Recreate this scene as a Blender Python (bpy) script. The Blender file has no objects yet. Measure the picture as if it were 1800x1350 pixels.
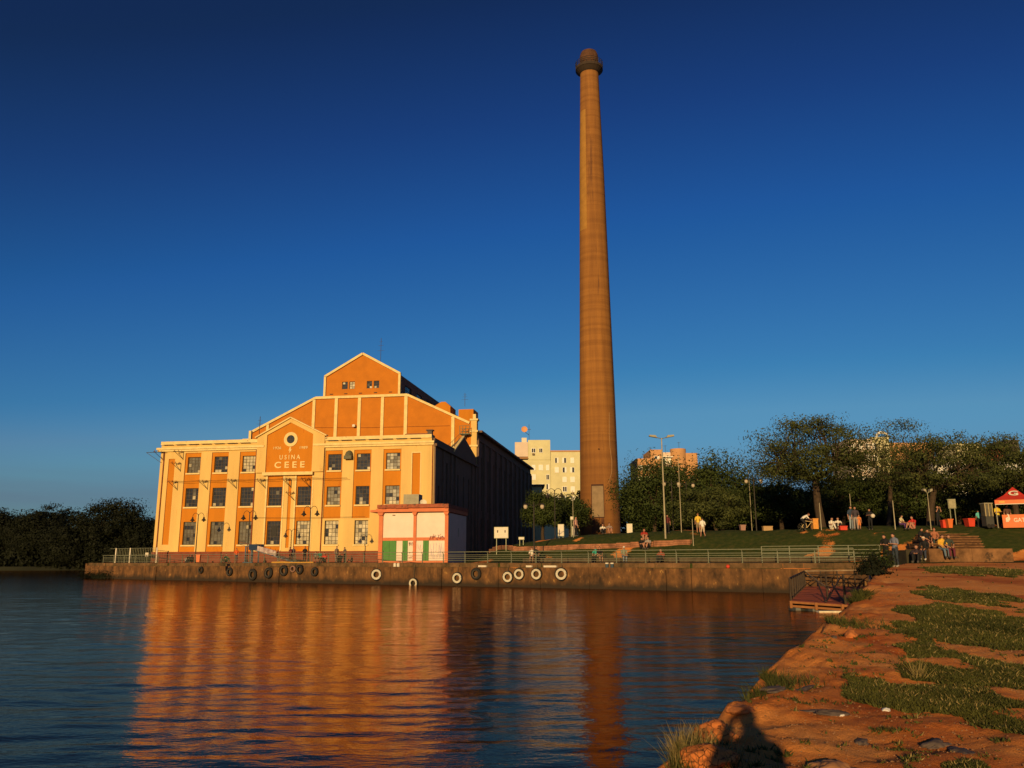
import bpy, bmesh, math, random
import numpy as np
from mathutils import Vector, Matrix

# ------------------------------------------------------------------ camera, sky, sun, exposure
S = bpy.context.scene
C = S.collection
F, EZ = 1456.0, 2.45
PITCH = math.atan(308 / 1456); ROLL = math.radians(0.17)
cam = bpy.data.objects.new('camera', bpy.data.cameras.new('camera'))
C.objects.link(cam)
cam.data.sensor_width = 36.0; cam.data.lens = F / 1800 * 36
cam.data.clip_start = 0.05; cam.data.clip_end = 6000
cam.location = (0, 0, EZ)
cam.rotation_euler = (Matrix.Rotation(math.pi / 2 + PITCH, 3, 'X') @ Matrix.Rotation(-ROLL, 3, 'Z')).to_euler()
S.camera = cam
SUN_EL, SUN_AZ = math.radians(10.2), math.radians(14.4)      # light travels up-frame, turned 14.4 deg to the right
world = bpy.data.worlds.new('World'); S.world = world; world.use_nodes = True
wn, wl = world.node_tree.nodes, world.node_tree.links
for n in list(wn): wn.remove(n)
wo = wn.new('ShaderNodeOutputWorld'); bg = wn.new('ShaderNodeBackground'); sky = wn.new('ShaderNodeTexSky')
sky.sky_type = 'NISHITA'; sky.sun_disc = False; sky.sun_elevation = SUN_EL
sky.sun_rotation = math.pi + SUN_AZ
sky.altitude = 0; sky.air_density = 1.0; sky.dust_density = 0.5; sky.ozone_density = 6.0
# film-like tone response of the whole sky (the same everywhere in it)
v1 = wn.new('ShaderNodeVectorMath'); v1.operation = 'SCALE'; v1.inputs['Scale'].default_value = 0.10
cv = wn.new('ShaderNodeRGBCurve'); v2 = wn.new('ShaderNodeVectorMath'); v2.operation = 'SCALE'; v2.inputs['Scale'].default_value = 10.0
CURVES = [[(.0135, .0068), (.0236, .0150), (.0396, .046), (.0487, .092), (.0668, .115), (.12, .17), (.5, .40)],
          [(.0443, .0245), (.0571, .048), (.0766, .098), (.1166, .195), (.1445, .28), (.1648, .30), (.3, .38), (.5, .46)],
          [(.1158, .090), (.1455, .19), (.1847, .325), (.2303, .40), (.2865, .48), (.5, .56)]]
for c_, pts_ in zip(cv.mapping.curves, CURVES):
    c_.points[0].location = (0, 0); c_.points[1].location = (1.0, pts_[-1][1])
    for a_, b_ in pts_: c_.points.new(a_ * 2, b_)
    for p_ in c_.points: p_.handle_type = 'VECTOR'
cv.mapping.update()
wl.new(sky.outputs[0], v1.inputs[0]); wl.new(v1.outputs[0], cv.inputs['Color']); wl.new(cv.outputs[0], v2.inputs[0]); 
# thin grey-violet haze band with faint streaks of cloud low on the whole horizon
tcw = wn.new('ShaderNodeTexCoord'); sxw = wn.new('ShaderNodeSeparateXYZ'); wl.new(tcw.outputs['Generated'], sxw.inputs[0])
mrw = wn.new('ShaderNodeMapRange'); mrw.inputs['From Min'].default_value = .15; mrw.inputs['From Max'].default_value = .03; mrw.inputs['To Max'].default_value = .62
mrw.interpolation_type = 'SMOOTHSTEP'; wl.new(sxw.outputs[2], mrw.inputs[0])
mpw = wn.new('ShaderNodeMapping'); mpw.inputs['Scale'].default_value = (1.6, 1.6, 22); wl.new(tcw.outputs['Generated'], mpw.inputs[0])
nw = wn.new('ShaderNodeTexNoise'); nw.inputs['Scale'].default_value = 1.5; nw.inputs['Detail'].default_value = 6; wl.new(mpw.outputs[0], nw.inputs['Vector'])
rw = wn.new('ShaderNodeMapRange'); rw.inputs['From Min'].default_value = .35; rw.inputs['From Max'].default_value = .65; rw.inputs['To Min'].default_value = .55; rw.inputs['To Max'].default_value = 1.15; wl.new(nw.outputs[0], rw.inputs[0])
fw_ = wn.new('ShaderNodeMath'); fw_.operation = 'MULTIPLY'; wl.new(mrw.outputs[0], fw_.inputs[0]); wl.new(rw.outputs[0], fw_.inputs[1])
mxw = wn.new('ShaderNodeMix'); mxw.data_type = 'RGBA'; mxw.inputs['B'].default_value = (1.10, 1.35, 2.1, 1)
wl.new(fw_.outputs[0], mxw.inputs['Factor']); wl.new(v2.outputs[0], mxw.inputs['A']); wl.new(mxw.outputs['Result'], bg.inputs[0])
bg.inputs[1].default_value = 0.10
wl.new(bg.outputs[0], wo.inputs[0])
sl = bpy.data.lights.new('sun', 'SUN'); sl.energy = 5.0; sl.angle = math.radians(0.5); sl.color = (1.0, 0.66, 0.27)
sun = bpy.data.objects.new('sun', sl); C.objects.link(sun)
ld = Vector((math.sin(SUN_AZ) * math.cos(SUN_EL), math.cos(SUN_AZ) * math.cos(SUN_EL), -math.sin(SUN_EL)))
sun.rotation_euler = ld.to_track_quat('-Z', 'Y').to_euler(); sun.location = (-20, -60, 40)
S.view_settings.view_transform = 'Standard'; S.view_settings.look = 'None'
S.view_settings.exposure = 0.0; S.view_settings.gamma = 1.0
try: S.view_settings.use_curve_mapping = False
except Exception: pass

random.seed(7); rng = np.random.default_rng(7)
R = math.radians

# ------------------------------------------------------------------ authoring helpers
def ray(x, y):
    a, b = x - 900, 675 - y
    c, s = math.cos(ROLL), math.sin(ROLL)
    a, b = a * c + b * s, b * c - a * s
    c, s = math.cos(PITCH), math.sin(PITCH)
    return Vector((a, F * c - b * s, F * s + b * c))
def at(x, y, Y):
    r = ray(x, y); return r * (Y / r.y) + Vector((0, 0, EZ))
def sm(a, b, x):
    t = np.clip((x - a) / (b - a), 0, 1); return t * t * (3 - 2 * t)
def hsh(ix, iy, seed):
    n = (ix * 374761393 + iy * 668265263 + seed * 1442695041) & 0xffffffff
    n = ((n ^ (n >> 13)) * 1274126177) & 0xffffffff
    return ((n ^ (n >> 16)) & 0xffff) / 65535.0
def vnoise(x, y, seed=0):
    x = np.asarray(x, float); y = np.asarray(y, float)
    ix = np.floor(x).astype(np.int64); iy = np.floor(y).astype(np.int64)
    fx = x - ix; fy = y - iy; fx = fx * fx * (3 - 2 * fx); fy = fy * fy * (3 - 2 * fy)
    a = hsh(ix, iy, seed); b = hsh(ix + 1, iy, seed); c = hsh(ix, iy + 1, seed); d = hsh(ix + 1, iy + 1, seed)
    return (a + (b - a) * fx) * (1 - fy) + (c + (d - c) * fx) * fy - 0.5
def fbm(x, y, seed=0, o=4):
    r = 0; amp = 1; f = 1
    for k in range(o):
        r = r + amp * vnoise(x * f, y * f, seed + k * 17); amp *= .5; f *= 2.03
    return r

# quay line: Y = 76 - .723 X ; b = distance behind it
QN = 1.234
def qb(X, Y): return (Y - 76 + .723 * X) / QN
def H(X, Y):
    """height of the ground"""
    X = np.asarray(X, float); Y = np.asarray(Y, float)
    b = qb(X, Y)
    bank = .85 + 1.15 * sm(4, 44, Y) + .15 * sm(40, 54, Y) + .10 * sm(48, 60, Y)
    bank = bank + fbm(X * .25, Y * .25, 3, 3) * .10 * sm(80, 30, Y) * sm(0,6,X)
    plat = np.interp(X, [-6, -3, 0, 7, 15, 24, 40, 90], [0, .9, 1.9, 2.75, 3.0, 2.75, 2.7, 2.7])
    hill = plat * sm(3.4, 12.5, b + 1.3 * sm(20, 30, X)) * sm(-6, -2, X)
    prom = 2.08 - 0 * b
    w = sm(21, 27, X) if True else 0
    base = np.where(b < -.5, bank, prom * (1 - w) + np.maximum(bank, 2.1) * w)
    base = np.where(Y < 52, bank, base)
    rough = fbm(X * .5, Y * .5, 9, 3) * .16 * sm(3.6, 6, b)
    return base + hill + rough
def hit(x, y, lift=0.0):
    r = ray(x, y); r = r / r.y
    prev = None
    for k in range(60, 6000):
        Y = k * .05; p = r * Y; z = p.z + EZ
        if qb(p.x, Y) < 0 and Y > 50 and p.x < 24: continue
        if z <= float(H(p.x, Y)) + lift: return Vector((p.x, Y, float(H(p.x, Y)) + lift))
    p = r * 95
    return Vector((p.x, 95, float(H(p.x, 95)) + lift))

# ------------------------------------------------------------------ materials
def nmat(name, col, rough=.8, var=.12, scale=1.0, bump=.0, bscale=8.0, col2=None, metal=0.0, spec=.3, stain=None, streak=False):
    m = bpy.data.materials.new(name); m.use_nodes = True
    nt = m.node_tree; N, K = nt.nodes, nt.links
    p = N['Principled BSDF']; p.inputs['Roughness'].default_value = rough; p.inputs['Metallic'].default_value = metal
    p.inputs['Specular IOR Level'].default_value = spec
    tc = N.new('ShaderNodeTexCoord'); no = N.new('ShaderNodeTexNoise')
    no.inputs['Scale'].default_value = scale; no.inputs['Detail'].default_value = 7; no.inputs['Roughness'].default_value = .65
    mp = N.new('ShaderNodeMapping'); K.new(tc.outputs['Object'], mp.inputs[0]); K.new(mp.outputs[0], no.inputs['Vector'])
    if streak: mp.inputs['Scale'].default_value = (1, 1, .18)
    cr = N.new('ShaderNodeValToRGB'); K.new(no.outputs[0], cr.inputs[0])
    c2 = col2 or tuple(c * (1 - 2.2 * var) for c in col)
    cr.color_ramp.elements[0].position = .32; cr.color_ramp.elements[1].position = .68
    cr.color_ramp.elements[0].color = (*c2, 1); cr.color_ramp.elements[1].color = (*[min(1, c * (1 + var)) for c in col], 1)
    out = cr.outputs[0]
    if stain:
        n2 = N.new('ShaderNodeTexNoise'); n2.inputs['Scale'].default_value = stain[1]; n2.inputs['Detail'].default_value = 9
        n2.inputs['Roughness'].default_value = .7
        K.new(mp.outputs[0], n2.inputs['Vector'])
        r2 = N.new('ShaderNodeValToRGB'); r2.color_ramp.elements[0].position = stain[2]; r2.color_ramp.elements[1].position = stain[2] + .06
        K.new(n2.outputs[0], r2.inputs[0])
        mx = N.new('ShaderNodeMix'); mx.data_type = 'RGBA'; mx.inputs['B'].default_value = (*stain[0], 1)
        K.new(r2.outputs[0], mx.inputs['Factor']); K.new(out, mx.inputs['A']); out = mx.outputs['Result']
    K.new(out, p.inputs['Base Color'])
    if bump:
        nb = N.new('ShaderNodeTexNoise'); nb.inputs['Scale'].default_value = bscale; nb.inputs['Detail'].default_value = 6
        K.new(tc.outputs['Object'], nb.inputs['Vector'])
        bm = N.new('ShaderNodeBump'); bm.inputs['Strength'].default_value = bump; bm.inputs['Distance'].default_value = .05
        K.new(nb.outputs[0], bm.inputs['Height']); K.new(bm.outputs[0], p.inputs['Normal'])
    return m
_pm = {}
def pm(col, rough=.8, metal=0.0):
    k = (tuple(col), rough, metal)
    if k not in _pm: _pm[k] = nmat('paint_%d' % len(_pm), col, rough, .08, 9.0, metal=metal)
    return _pm[k]
M = {}
M['cream'] = nmat('cream_plaster', (.64, .43, .145), .85, .07, .5, .15, 6, stain=((.50, .30, .09), 1.1, .60), streak=True)
M['trim'] = nmat('pale_trim', (.70, .54, .24), .85, .08, 1.5, .15, 8, stain=((.28, .20, .10), 1.6, .62))
M['orange'] = nmat('orange_plaster', (.50, .175, .008), .85, .06, .6, .15, 6, stain=((.42, .125, .006), .9, .60), streak=True)
M['orange_peel'] = nmat('orange_plaster_peeling', (.47, .155, .010), .85, .06, .6, .2, 6, stain=((.56, .27, .06), .45, .665))
M['plinth'] = nmat('brick_red_plinth', (.20, .055, .03), .9, .15, 1.5, .2, 8)
M['sidewall'] = nmat('shaded_side_plaster', (.17, .105, .07), .9, .1, .6, .2, 6)  # near-black shade of the unlit side is put into this plaster colour
M['roof'] = nmat('dark_roofing', (.10, .08, .07), .9, .15, 1.0, .2, 5)
M['black'] = pm((.012, .011, .011), .6)
M['frame'] = nmat('window_frame_paint', (.09, .07, .05), .7, .1, 5)
M['frame_pale'] = nmat('pale_window_bars', (.30, .26, .18), .7, .1, 5)
def glass(name, col, rough=.12):
    m = nmat(name, col, rough, .25, 1.6, spec=.5); return m
M['g_dark'] = glass('dark_glass', (.035, .035, .035))
M['g_mid'] = glass('dusty_glass', (.11, .10, .07), .3)
M['g_pale'] = glass('curtained_glass', (.42, .36, .22), .35)
M['rust'] = nmat('rusted_pipe', (.25, .07, .03), .8, .2, 3)
M['pink'] = nmat('pale_pink_plaster', (.72, .58, .48), .85, .04, .8, .1, 8)
M['aorange'] = nmat('salmon_orange_paint', (.56, .17, .07), .8, .06, 1.5, .1, 8)
M['aroof'] = nmat('weathered_red_parapet', (.34, .10, .05), .95, .2, 2.2, .4, 9, stain=((.10, .06, .04), 2.0, .55))
M['green'] = nmat('green_door_paint', (.05, .19, .03), .6, .1, 2)
M['grey'] = nmat('grey_sheet_metal', (.28, .26, .18), .6, .1, 2)
M['steel'] = nmat('galvanised_rail', (.20, .21, .14), .5, .1, 6, metal=.3)
M['darksteel'] = nmat('dark_painted_steel', (.03, .025, .02), .6, .1, 6)
M['conc'] = nmat('concrete', (.28, .20, .12), .95, .2, 1.2, .3, 10)
M['stone'] = nmat('warm_stone', (.20, .10, .042), .95, .25, 1.5, .6, 7, stain=((.06, .035, .018), 1.2, .56))
M['white'] = pm((.62, .56, .45), .6)
M['globe'] = nmat('frosted_globe', (.45, .38, .28), .2, .05, 3)
M['bark'] = nmat('bark', (.055, .036, .022), .95, .2, 4, .6, 14)
M['shoe'] = pm((.08, .07, .06), .7)
M['skin'] = nmat('skin', (.38, .19, .12), .6, .05, 9)
M['skin_d'] = nmat('tanned_skin', (.22, .11, .07), .6, .05, 9)
M['hair'] = nmat('dark_hair', (.02, .014, .01), .7, .2, 40)

# ------------------------------------------------------------------ mesh builder
class MB:
    def __init__(s): s.v = []; s.f = []; s.m = []
    def add(s, vs, fs, mi=0):
        o = len(s.v); s.v += [tuple(v) for v in vs]; s.f += [tuple(i + o for i in f) for f in fs]; s.m += [mi] * len(fs); return s
    def box(s, x0, x1, y0, y1, z0, z1, mi=0, bev=0):
        vs = [(x, y, z) for x in (x0, x1) for y in (y0, y1) for z in (z0, z1)]
        return s.add(vs, [(0, 1, 3, 2), (4, 6, 7, 5), (0, 4, 5, 1), (2, 3, 7, 6), (0, 2, 6, 4), (1, 5, 7, 3)], mi)
    def beam(s, p, q, w, h=None, mi=0):
        p, q = Vector(p), Vector(q); d = (q - p)
        if d.length < 1e-6: return s
        d.normalize(); u = Vector((0, 0, 1)) if abs(d.z) < .95 else Vector((1, 0, 0))
        a = d.cross(u).normalized(); b = a.cross(d).normalized(); h = h or w
        vs = [c + a * i * w / 2 + b * j * h / 2 for c in (p, q) for i, j in ((-1, -1), (1, -1), (1, 1), (-1, 1))]
        return s.add(vs, [(0, 1, 2, 3), (7, 6, 5, 4), (0, 4, 5, 1), (1, 5, 6, 2), (2, 6, 7, 3), (3, 7, 4, 0)], mi)
    def tube(s, pts, rad, n=8, mi=0, cap=True):
        pts = [Vector(p) for p in pts]; rad = rad if hasattr(rad, '__len__') else [rad] * len(pts)
        vs = []; fs = []; ref = None
        for i, p in enumerate(pts):
            d = (pts[min(i + 1, len(pts) - 1)] - pts[max(i - 1, 0)]).normalized()
            if ref is None: ref = Vector((1, 0, 0)) if abs(d.x) < .8 else Vector((0, 1, 0))
            a = (ref - d * ref.dot(d)).normalized(); ref = a; b = d.cross(a)
            for k in range(n):
                t = 2 * math.pi * k / n; vs.append(p + (a * math.cos(t) + b * math.sin(t)) * rad[i])
        for i in range(len(pts) - 1):
            for k in range(n):
                k2 = (k + 1) % n; fs.append((i * n + k, i * n + k2, (i + 1) * n + k2, (i + 1) * n + k))
        if cap: fs.append(tuple(range(n - 1, -1, -1))); fs.append(tuple((len(pts) - 1) * n + k for k in range(n)))
        return s.add(vs, fs, mi)
    def lathe(s, prof, c=(0, 0, 0), n=16, mi=0):
        vs = []; fs = []
        for r, z in prof:
            for k in range(n):
                t = 2 * math.pi * k / n; vs.append((c[0] + r * math.cos(t), c[1] + r * math.sin(t), c[2] + z))
        for i in range(len(prof) - 1):
            for k in range(n):
                k2 = (k + 1) % n; fs.append((i * n + k, i * n + k2, (i + 1) * n + k2, (i + 1) * n + k))
        return s.add(vs, fs, mi)
    def ball(s, c, r, n=8, mi=0):
        r = r if hasattr(r, '__len__') else (r, r, r); vs = []; fs = []
        for i in range(n // 2 + 1):
            p = math.pi * i / (n // 2)
            for k in range(n):
                t = 2 * math.pi * k / n
                vs.append((c[0] + r[0] * math.sin(p) * math.cos(t), c[1] + r[1] * math.sin(p) * math.sin(t), c[2] + r[2] * math.cos(p)))
        for i in range(n // 2):
            for k in range(n):
                k2 = (k + 1) % n; fs.append((i * n + k, (i + 1) * n + k, (i + 1) * n + k2, i * n + k2))
        return s.add(vs, fs, mi)
    def prism(s, poly, y0, y1, mi=0):
        """polygon in x,z extruded along y"""
        n = len(poly); vs = [(x, y0, z) for x, z in poly] + [(x, y1, z) for x, z in poly]
        fs = [tuple(range(n - 1, -1, -1)), tuple(range(n, 2 * n))] + [(i, (i + 1) % n, n + (i + 1) % n, n + i) for i in range(n)]
        return s.add(vs, fs, mi)
    def holed(s, x0, x1, z0, z1, holes, y, depth, mi=0, ri=None):
        """wall face at y looking to -y with rectangular openings that have reveals"""
        ri = mi if ri is None else ri
        xs = sorted({x0, x1, *[h[0] for h in holes], *[h[1] for h in holes]}); zs = sorted({z0, z1, *[h[2] for h in holes], *[h[3] for h in holes]})
        xs = [x for x in xs if x0 <= x <= x1]; zs = [z for z in zs if z0 <= z <= z1]
        for i in range(len(xs) - 1):
            for j in range(len(zs) - 1):
                cx, cz = (xs[i] + xs[i + 1]) / 2, (zs[j] + zs[j + 1]) / 2
                if any(h[0] < cx < h[1] and h[2] < cz < h[3] for h in holes): continue
                s.add([(xs[i], y, zs[j]), (xs[i + 1], y, zs[j]), (xs[i + 1], y, zs[j + 1]), (xs[i], y, zs[j + 1])], [(0, 1, 2, 3)], mi)
        for a, b, c, d in holes:
            q = [(a, c), (b, c), (b, d), (a, d)]
            for k in range(4):
                (p0, r0), (p1, r1) = q[k], q[(k + 1) % 4]
                s.add([(p0, y, r0), (p1, y, r1), (p1, y + depth, r1), (p0, y + depth, r0)], [(3, 2, 1, 0)], ri)
        return s
    def mesh(s, name, mats):
        me = bpy.data.meshes.new(name); me.from_pydata(s.v, [], s.f); me.validate()
        for m in (mats if isinstance(mats, (list, tuple)) else [mats]): me.materials.append(m)
        if len(me.polygons) == len(s.m): me.polygons.foreach_set('material_index', s.m)
        me.update(); return me
    def build(s, name, mats, parent=None, smooth=False, **kw):
        me = s.mesh(name, mats)
        if smooth: me.polygons.foreach_set('use_smooth', [True] * len(me.polygons))
        return link(name, me, parent, **kw)
def link(name, me, parent=None, label=None, cat=None, group=None, kind=None, loc=None, rz=None):
    o = bpy.data.objects.new(name, me); C.objects.link(o)
    if parent is not None: o.parent = parent
    return tag(o, label, cat, group, kind, loc, rz)
def tag(o, label=None, cat=None, group=None, kind=None, loc=None, rz=None):
    if label: o['label'] = label
    if cat: o['category'] = cat
    if group: o['group'] = group
    if kind: o['kind'] = kind
    if loc is not None: o.location = loc
    if rz is not None: o.rotation_euler = (0, 0, rz)
    return o
def thing(name, label, cat, loc=(0, 0, 0), rz=0, group=None):
    return link(name, None, None, label, cat, group, None, loc, rz)
def copy_tree(o, parent=None):
    c = o.copy(); C.objects.link(c)
    if parent is not None: c.parent = parent
    for ch in list(o.children): copy_tree(ch, c)
    return c
def text_mesh(txt, size, w=None, ext=.03, bold=.0):
    cu = bpy.data.curves.new('lettering', 'FONT'); cu.body = txt; cu.size = size; cu.extrude = ext; cu.offset = bold
    cu.align_x = 'CENTER'; cu.resolution_u = 3
    o = bpy.data.objects.new('t', cu); C.objects.link(o)
    bpy.context.view_layer.update()
    dg = bpy.context.evaluated_depsgraph_get(); me = bpy.data.meshes.new_from_object(o.evaluated_get(dg))
    C.objects.unlink(o); bpy.data.objects.remove(o)
    xs = [v.co.x for v in me.vertices]; ys = [v.co.y for v in me.vertices]
    x0, x1, y0, y1 = min(xs), max(xs), min(ys), max(ys)
    for v in me.vertices:
        x = (v.co.x - (x0 + x1) / 2) * ((w / (x1 - x0)) if w else 1); y = (v.co.y - y0) / (y1 - y0) * size
        v.co = (x, -v.co.z, y)
    return me
def lettering(name, txt, mat, parent, x, y, z, w, h, ext=.03, bold=0.0, label=None, rz=0, kind=None, tilt=0):
    me = text_mesh(txt, h, w, ext, bold); me.materials.clear(); me.materials.append(mat)
    o = link(name, me, parent, label=label); o.location = (x, y, z); o.rotation_euler = (tilt, 0, rz); return o

# ------------------------------------------------------------------ water
def water_material():
    m = bpy.data.materials.new('river_water'); m.use_nodes = True; N, K = m.node_tree.nodes, m.node_tree.links
    N.remove(N['Principled BSDF']); out = N['Material Output']
    dif = N.new('ShaderNodeBsdfDiffuse'); dif.inputs[0].default_value = (.010, .008, .006, 1)
    gl = N.new('ShaderNodeBsdfGlossy'); gl.inputs[0].default_value = (.94, .64, .46, 1); gl.inputs[1].default_value = .07
    fr = N.new('ShaderNodeFresnel'); fr.inputs[0].default_value = 1.33
    mx = N.new('ShaderNodeMixShader'); K.new(fr.outputs[0], mx.inputs[0]); K.new(dif.outputs[0], mx.inputs[1]); K.new(gl.outputs[0], mx.inputs[2]); K.new(mx.outputs[0], out.inputs[0])
    g = N.new('ShaderNodeNewGeometry')
    def noise(sx, sy, sc, det=3, rot=0.0, dis=0):
        mp = N.new('ShaderNodeMapping'); mp.inputs['Scale'].default_value = (sx, sy, 1); mp.inputs['Rotation'].default_value = (0, 0, rot)
        K.new(g.outputs['Position'], mp.inputs[0]); n = N.new('ShaderNodeTexNoise'); n.inputs['Scale'].default_value = sc
        n.inputs['Detail'].default_value = det; n.inputs['Distortion'].default_value = dis
        K.new(mp.outputs[0], n.inputs['Vector']); return n.outputs[0]
    def mth(op, a, b):
        q = N.new('ShaderNodeMath'); q.operation = op
        for i, v in enumerate((a, b)):
            if isinstance(v, (int, float)): q.inputs[i].default_value = v
            else: K.new(v, q.inputs[i])
        return q.outputs[0]
    b = mth('MULTIPLY', noise(.40, 1.0, 4.5, 4, -.12, .3), .011)
    c = mth('MULTIPLY', noise(.5, 1.0, 13.0, 3, .1), .0075)
    gust = mth('ADD', mth('MULTIPLY', noise(.3, .6, .06, 2, .4), 1.6), .2)
    h = mth('MULTIPLY', mth('ADD', b, c), gust)
    bm = N.new('ShaderNodeBump'); bm.inputs['Strength'].default_value = 1.0; bm.inputs['Distance'].default_value = 1.0
    K.new(h, bm.inputs['Height'])
    for q in (gl, dif, fr): K.new(bm.outputs[0], q.inputs['Normal'])
    return m
def water_mesh():
    Ys = [3.0]
    while Ys[-1] < 215: Ys.append(Ys[-1] * 1.0078)
    Ys = np.array(Ys); U = np.linspace(-1.15, .75, 500)
    YY, UU = np.meshgrid(Ys, U, indexing='ij'); XX = UU * (YY + 3)
    wx = XX + fbm(XX * .2, YY * .3, 401, 2) * 1.2
    big = fbm(wx * .13, YY * .33, 402, 3) * .022 + fbm(wx * .42, YY * 1.25, 403, 3) * .021 * (.6 + .8 * sm(-.3, .4, fbm(XX * .07, YY * .1, 405, 2))) + fbm(wx * 1.1, YY * 3.6, 404, 2) * .024
    amp = (.22 + .78 * sm(74, 30, YY + .723 * XX)) * (.5 + .5 * sm(90, 30, YY)) * sm(212, 190, YY)
    Z = big * amp
    nr, nc = XX.shape; co = np.stack([XX, YY, Z], -1).reshape(-1, 3); i = np.arange(nr * nc).reshape(nr, nc)
    f = np.stack([i[:-1, :-1], i[:-1, 1:], i[1:, 1:], i[1:, :-1]], -1).reshape(-1, 4)
    me = bpy.data.meshes.new('river_water'); me.vertices.add(len(co)); me.vertices.foreach_set('co', co.ravel().astype(np.float32))
    me.loops.add(f.size); me.loops.foreach_set('vertex_index', f.ravel()); me.polygons.add(len(f))
    me.polygons.foreach_set('loop_start', np.arange(0, f.size, 4)); me.polygons.foreach_set('use_smooth', np.ones(len(f), bool)); me.update(calc_edges=True); return me
WM = water_material()
me = water_mesh(); me.materials.append(WM); link('river_water', me, kind='structure')
mb = MB(); mb.add([(-1500, -80, -.12), (120, -80, -.12), (120, 1500, -.12), (-1500, 1500, -.12)], [(0, 1, 2, 3)])
mb.build('outer_river_water', WM, kind='structure')

# ------------------------------------------------------------------ ground
EDGE = [(1060, 1520), (1150, 1400), (1190, 1350), (1215, 1326), (1237, 1293), (1262, 1266), (1309, 1239), (1347, 1197), (1381, 1163), (1420, 1130), (1460, 1098), (1490, 1070), (1515, 1043), (1534, 1020), (1548, 1005)]
def edge_pts():
    out = []
    for x, y in EDGE:
        p = hit(x, y); out.append((p.x, p.y))
    return out
ep = edge_pts()
ep = [(-2.6, -6.0), (-1.2, 0.0)] + [p for p in ep if 2 < p[1] < 54]
print('EDGE', [(round(a,1), round(b,1)) for a, b in ep])
eY = [p[1] for p in ep]; eX = [p[0] for p in ep]
for i in range(1, len(eY)):
    if eY[i] <= eY[i - 1]: eY[i] = eY[i - 1] + .3
eY.append(56.5); eX.append(26.5)
def edge_x(Y):
    Y = np.asarray(Y, float)
    return np.interp(Y, eY, eX) + fbm(Y * 1.3, Y * 0 + 2, 5, 4) * .16 * sm(56, 44, Y) * sm(0, 3, Y)

# grass patches (centre, radii in metres) read off the bank, warped with noise
PATCH = []
for x, y, rx, ry in [(1640, 1235, 140, 48), (1690, 1190, 150, 24), (1655, 1150, 50, 25), (1760, 1100, 150, 34), (1600, 1040, 70, 22), (1560, 1112, 50, 26), (1690, 1115, 110, 30),
                     (1670, 1003, 130, 9), (1540, 1090, 30, 12), (1600, 1075, 85, 14), (1690, 1046, 60, 12), (1790, 985, 60, 6), (1600, 1340, 60, 26), (1750, 1295, 50, 22), (1480, 1100, 22, 8), (1345, 1200, 16, 8), (1240, 1330, 20, 20)]:
    c = hit(x, y); l = hit(x + rx, y); u = hit(x, max(988, y - ry)); d = hit(x, y + ry)
    PATCH.append((c.x, (u.y + d.y) / 2, abs(l.x - c.x), max(.25, (u.y - d.y) / 2)))
def grass_mask(X, Y):
    X = np.asarray(X, float); Y = np.asarray(Y, float)
    wx = X + fbm(X * .9, Y * .5, 31, 4) * .7; wy = Y + fbm(X * .9, Y * .5, 47, 4) * 1.8
    m = np.full(X.shape, -1.0)
    for cx, cy, rx, ry in PATCH:
        m = np.maximum(m, 1 - np.sqrt(((wx - cx) / rx) ** 2 + ((wy - cy) / ry) ** 2))
    m = m + fbm(X * 1.6, Y * 1.0, 61, 5) * .62
    w_ = .55 + .034 * Y; m = m - 1.1 * sm(w_ + .7, w_ - .3, X - edge_x(Y) + fbm(X * 1.2, Y * .8, 83, 3) * .8) * sm(4, 8, Y)
    near = np.clip(m * 3.5 + .40, 0, 1)
    b = qb(X, Y)
    far = np.clip(1.5 + 2.4 * fbm(X * .3, Y * .5, 77, 4) - .15 * sm(10, 25, X), 0, 1)
    w = sm(48, 54, Y)
    return near * (1 - w) + far * w

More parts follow.
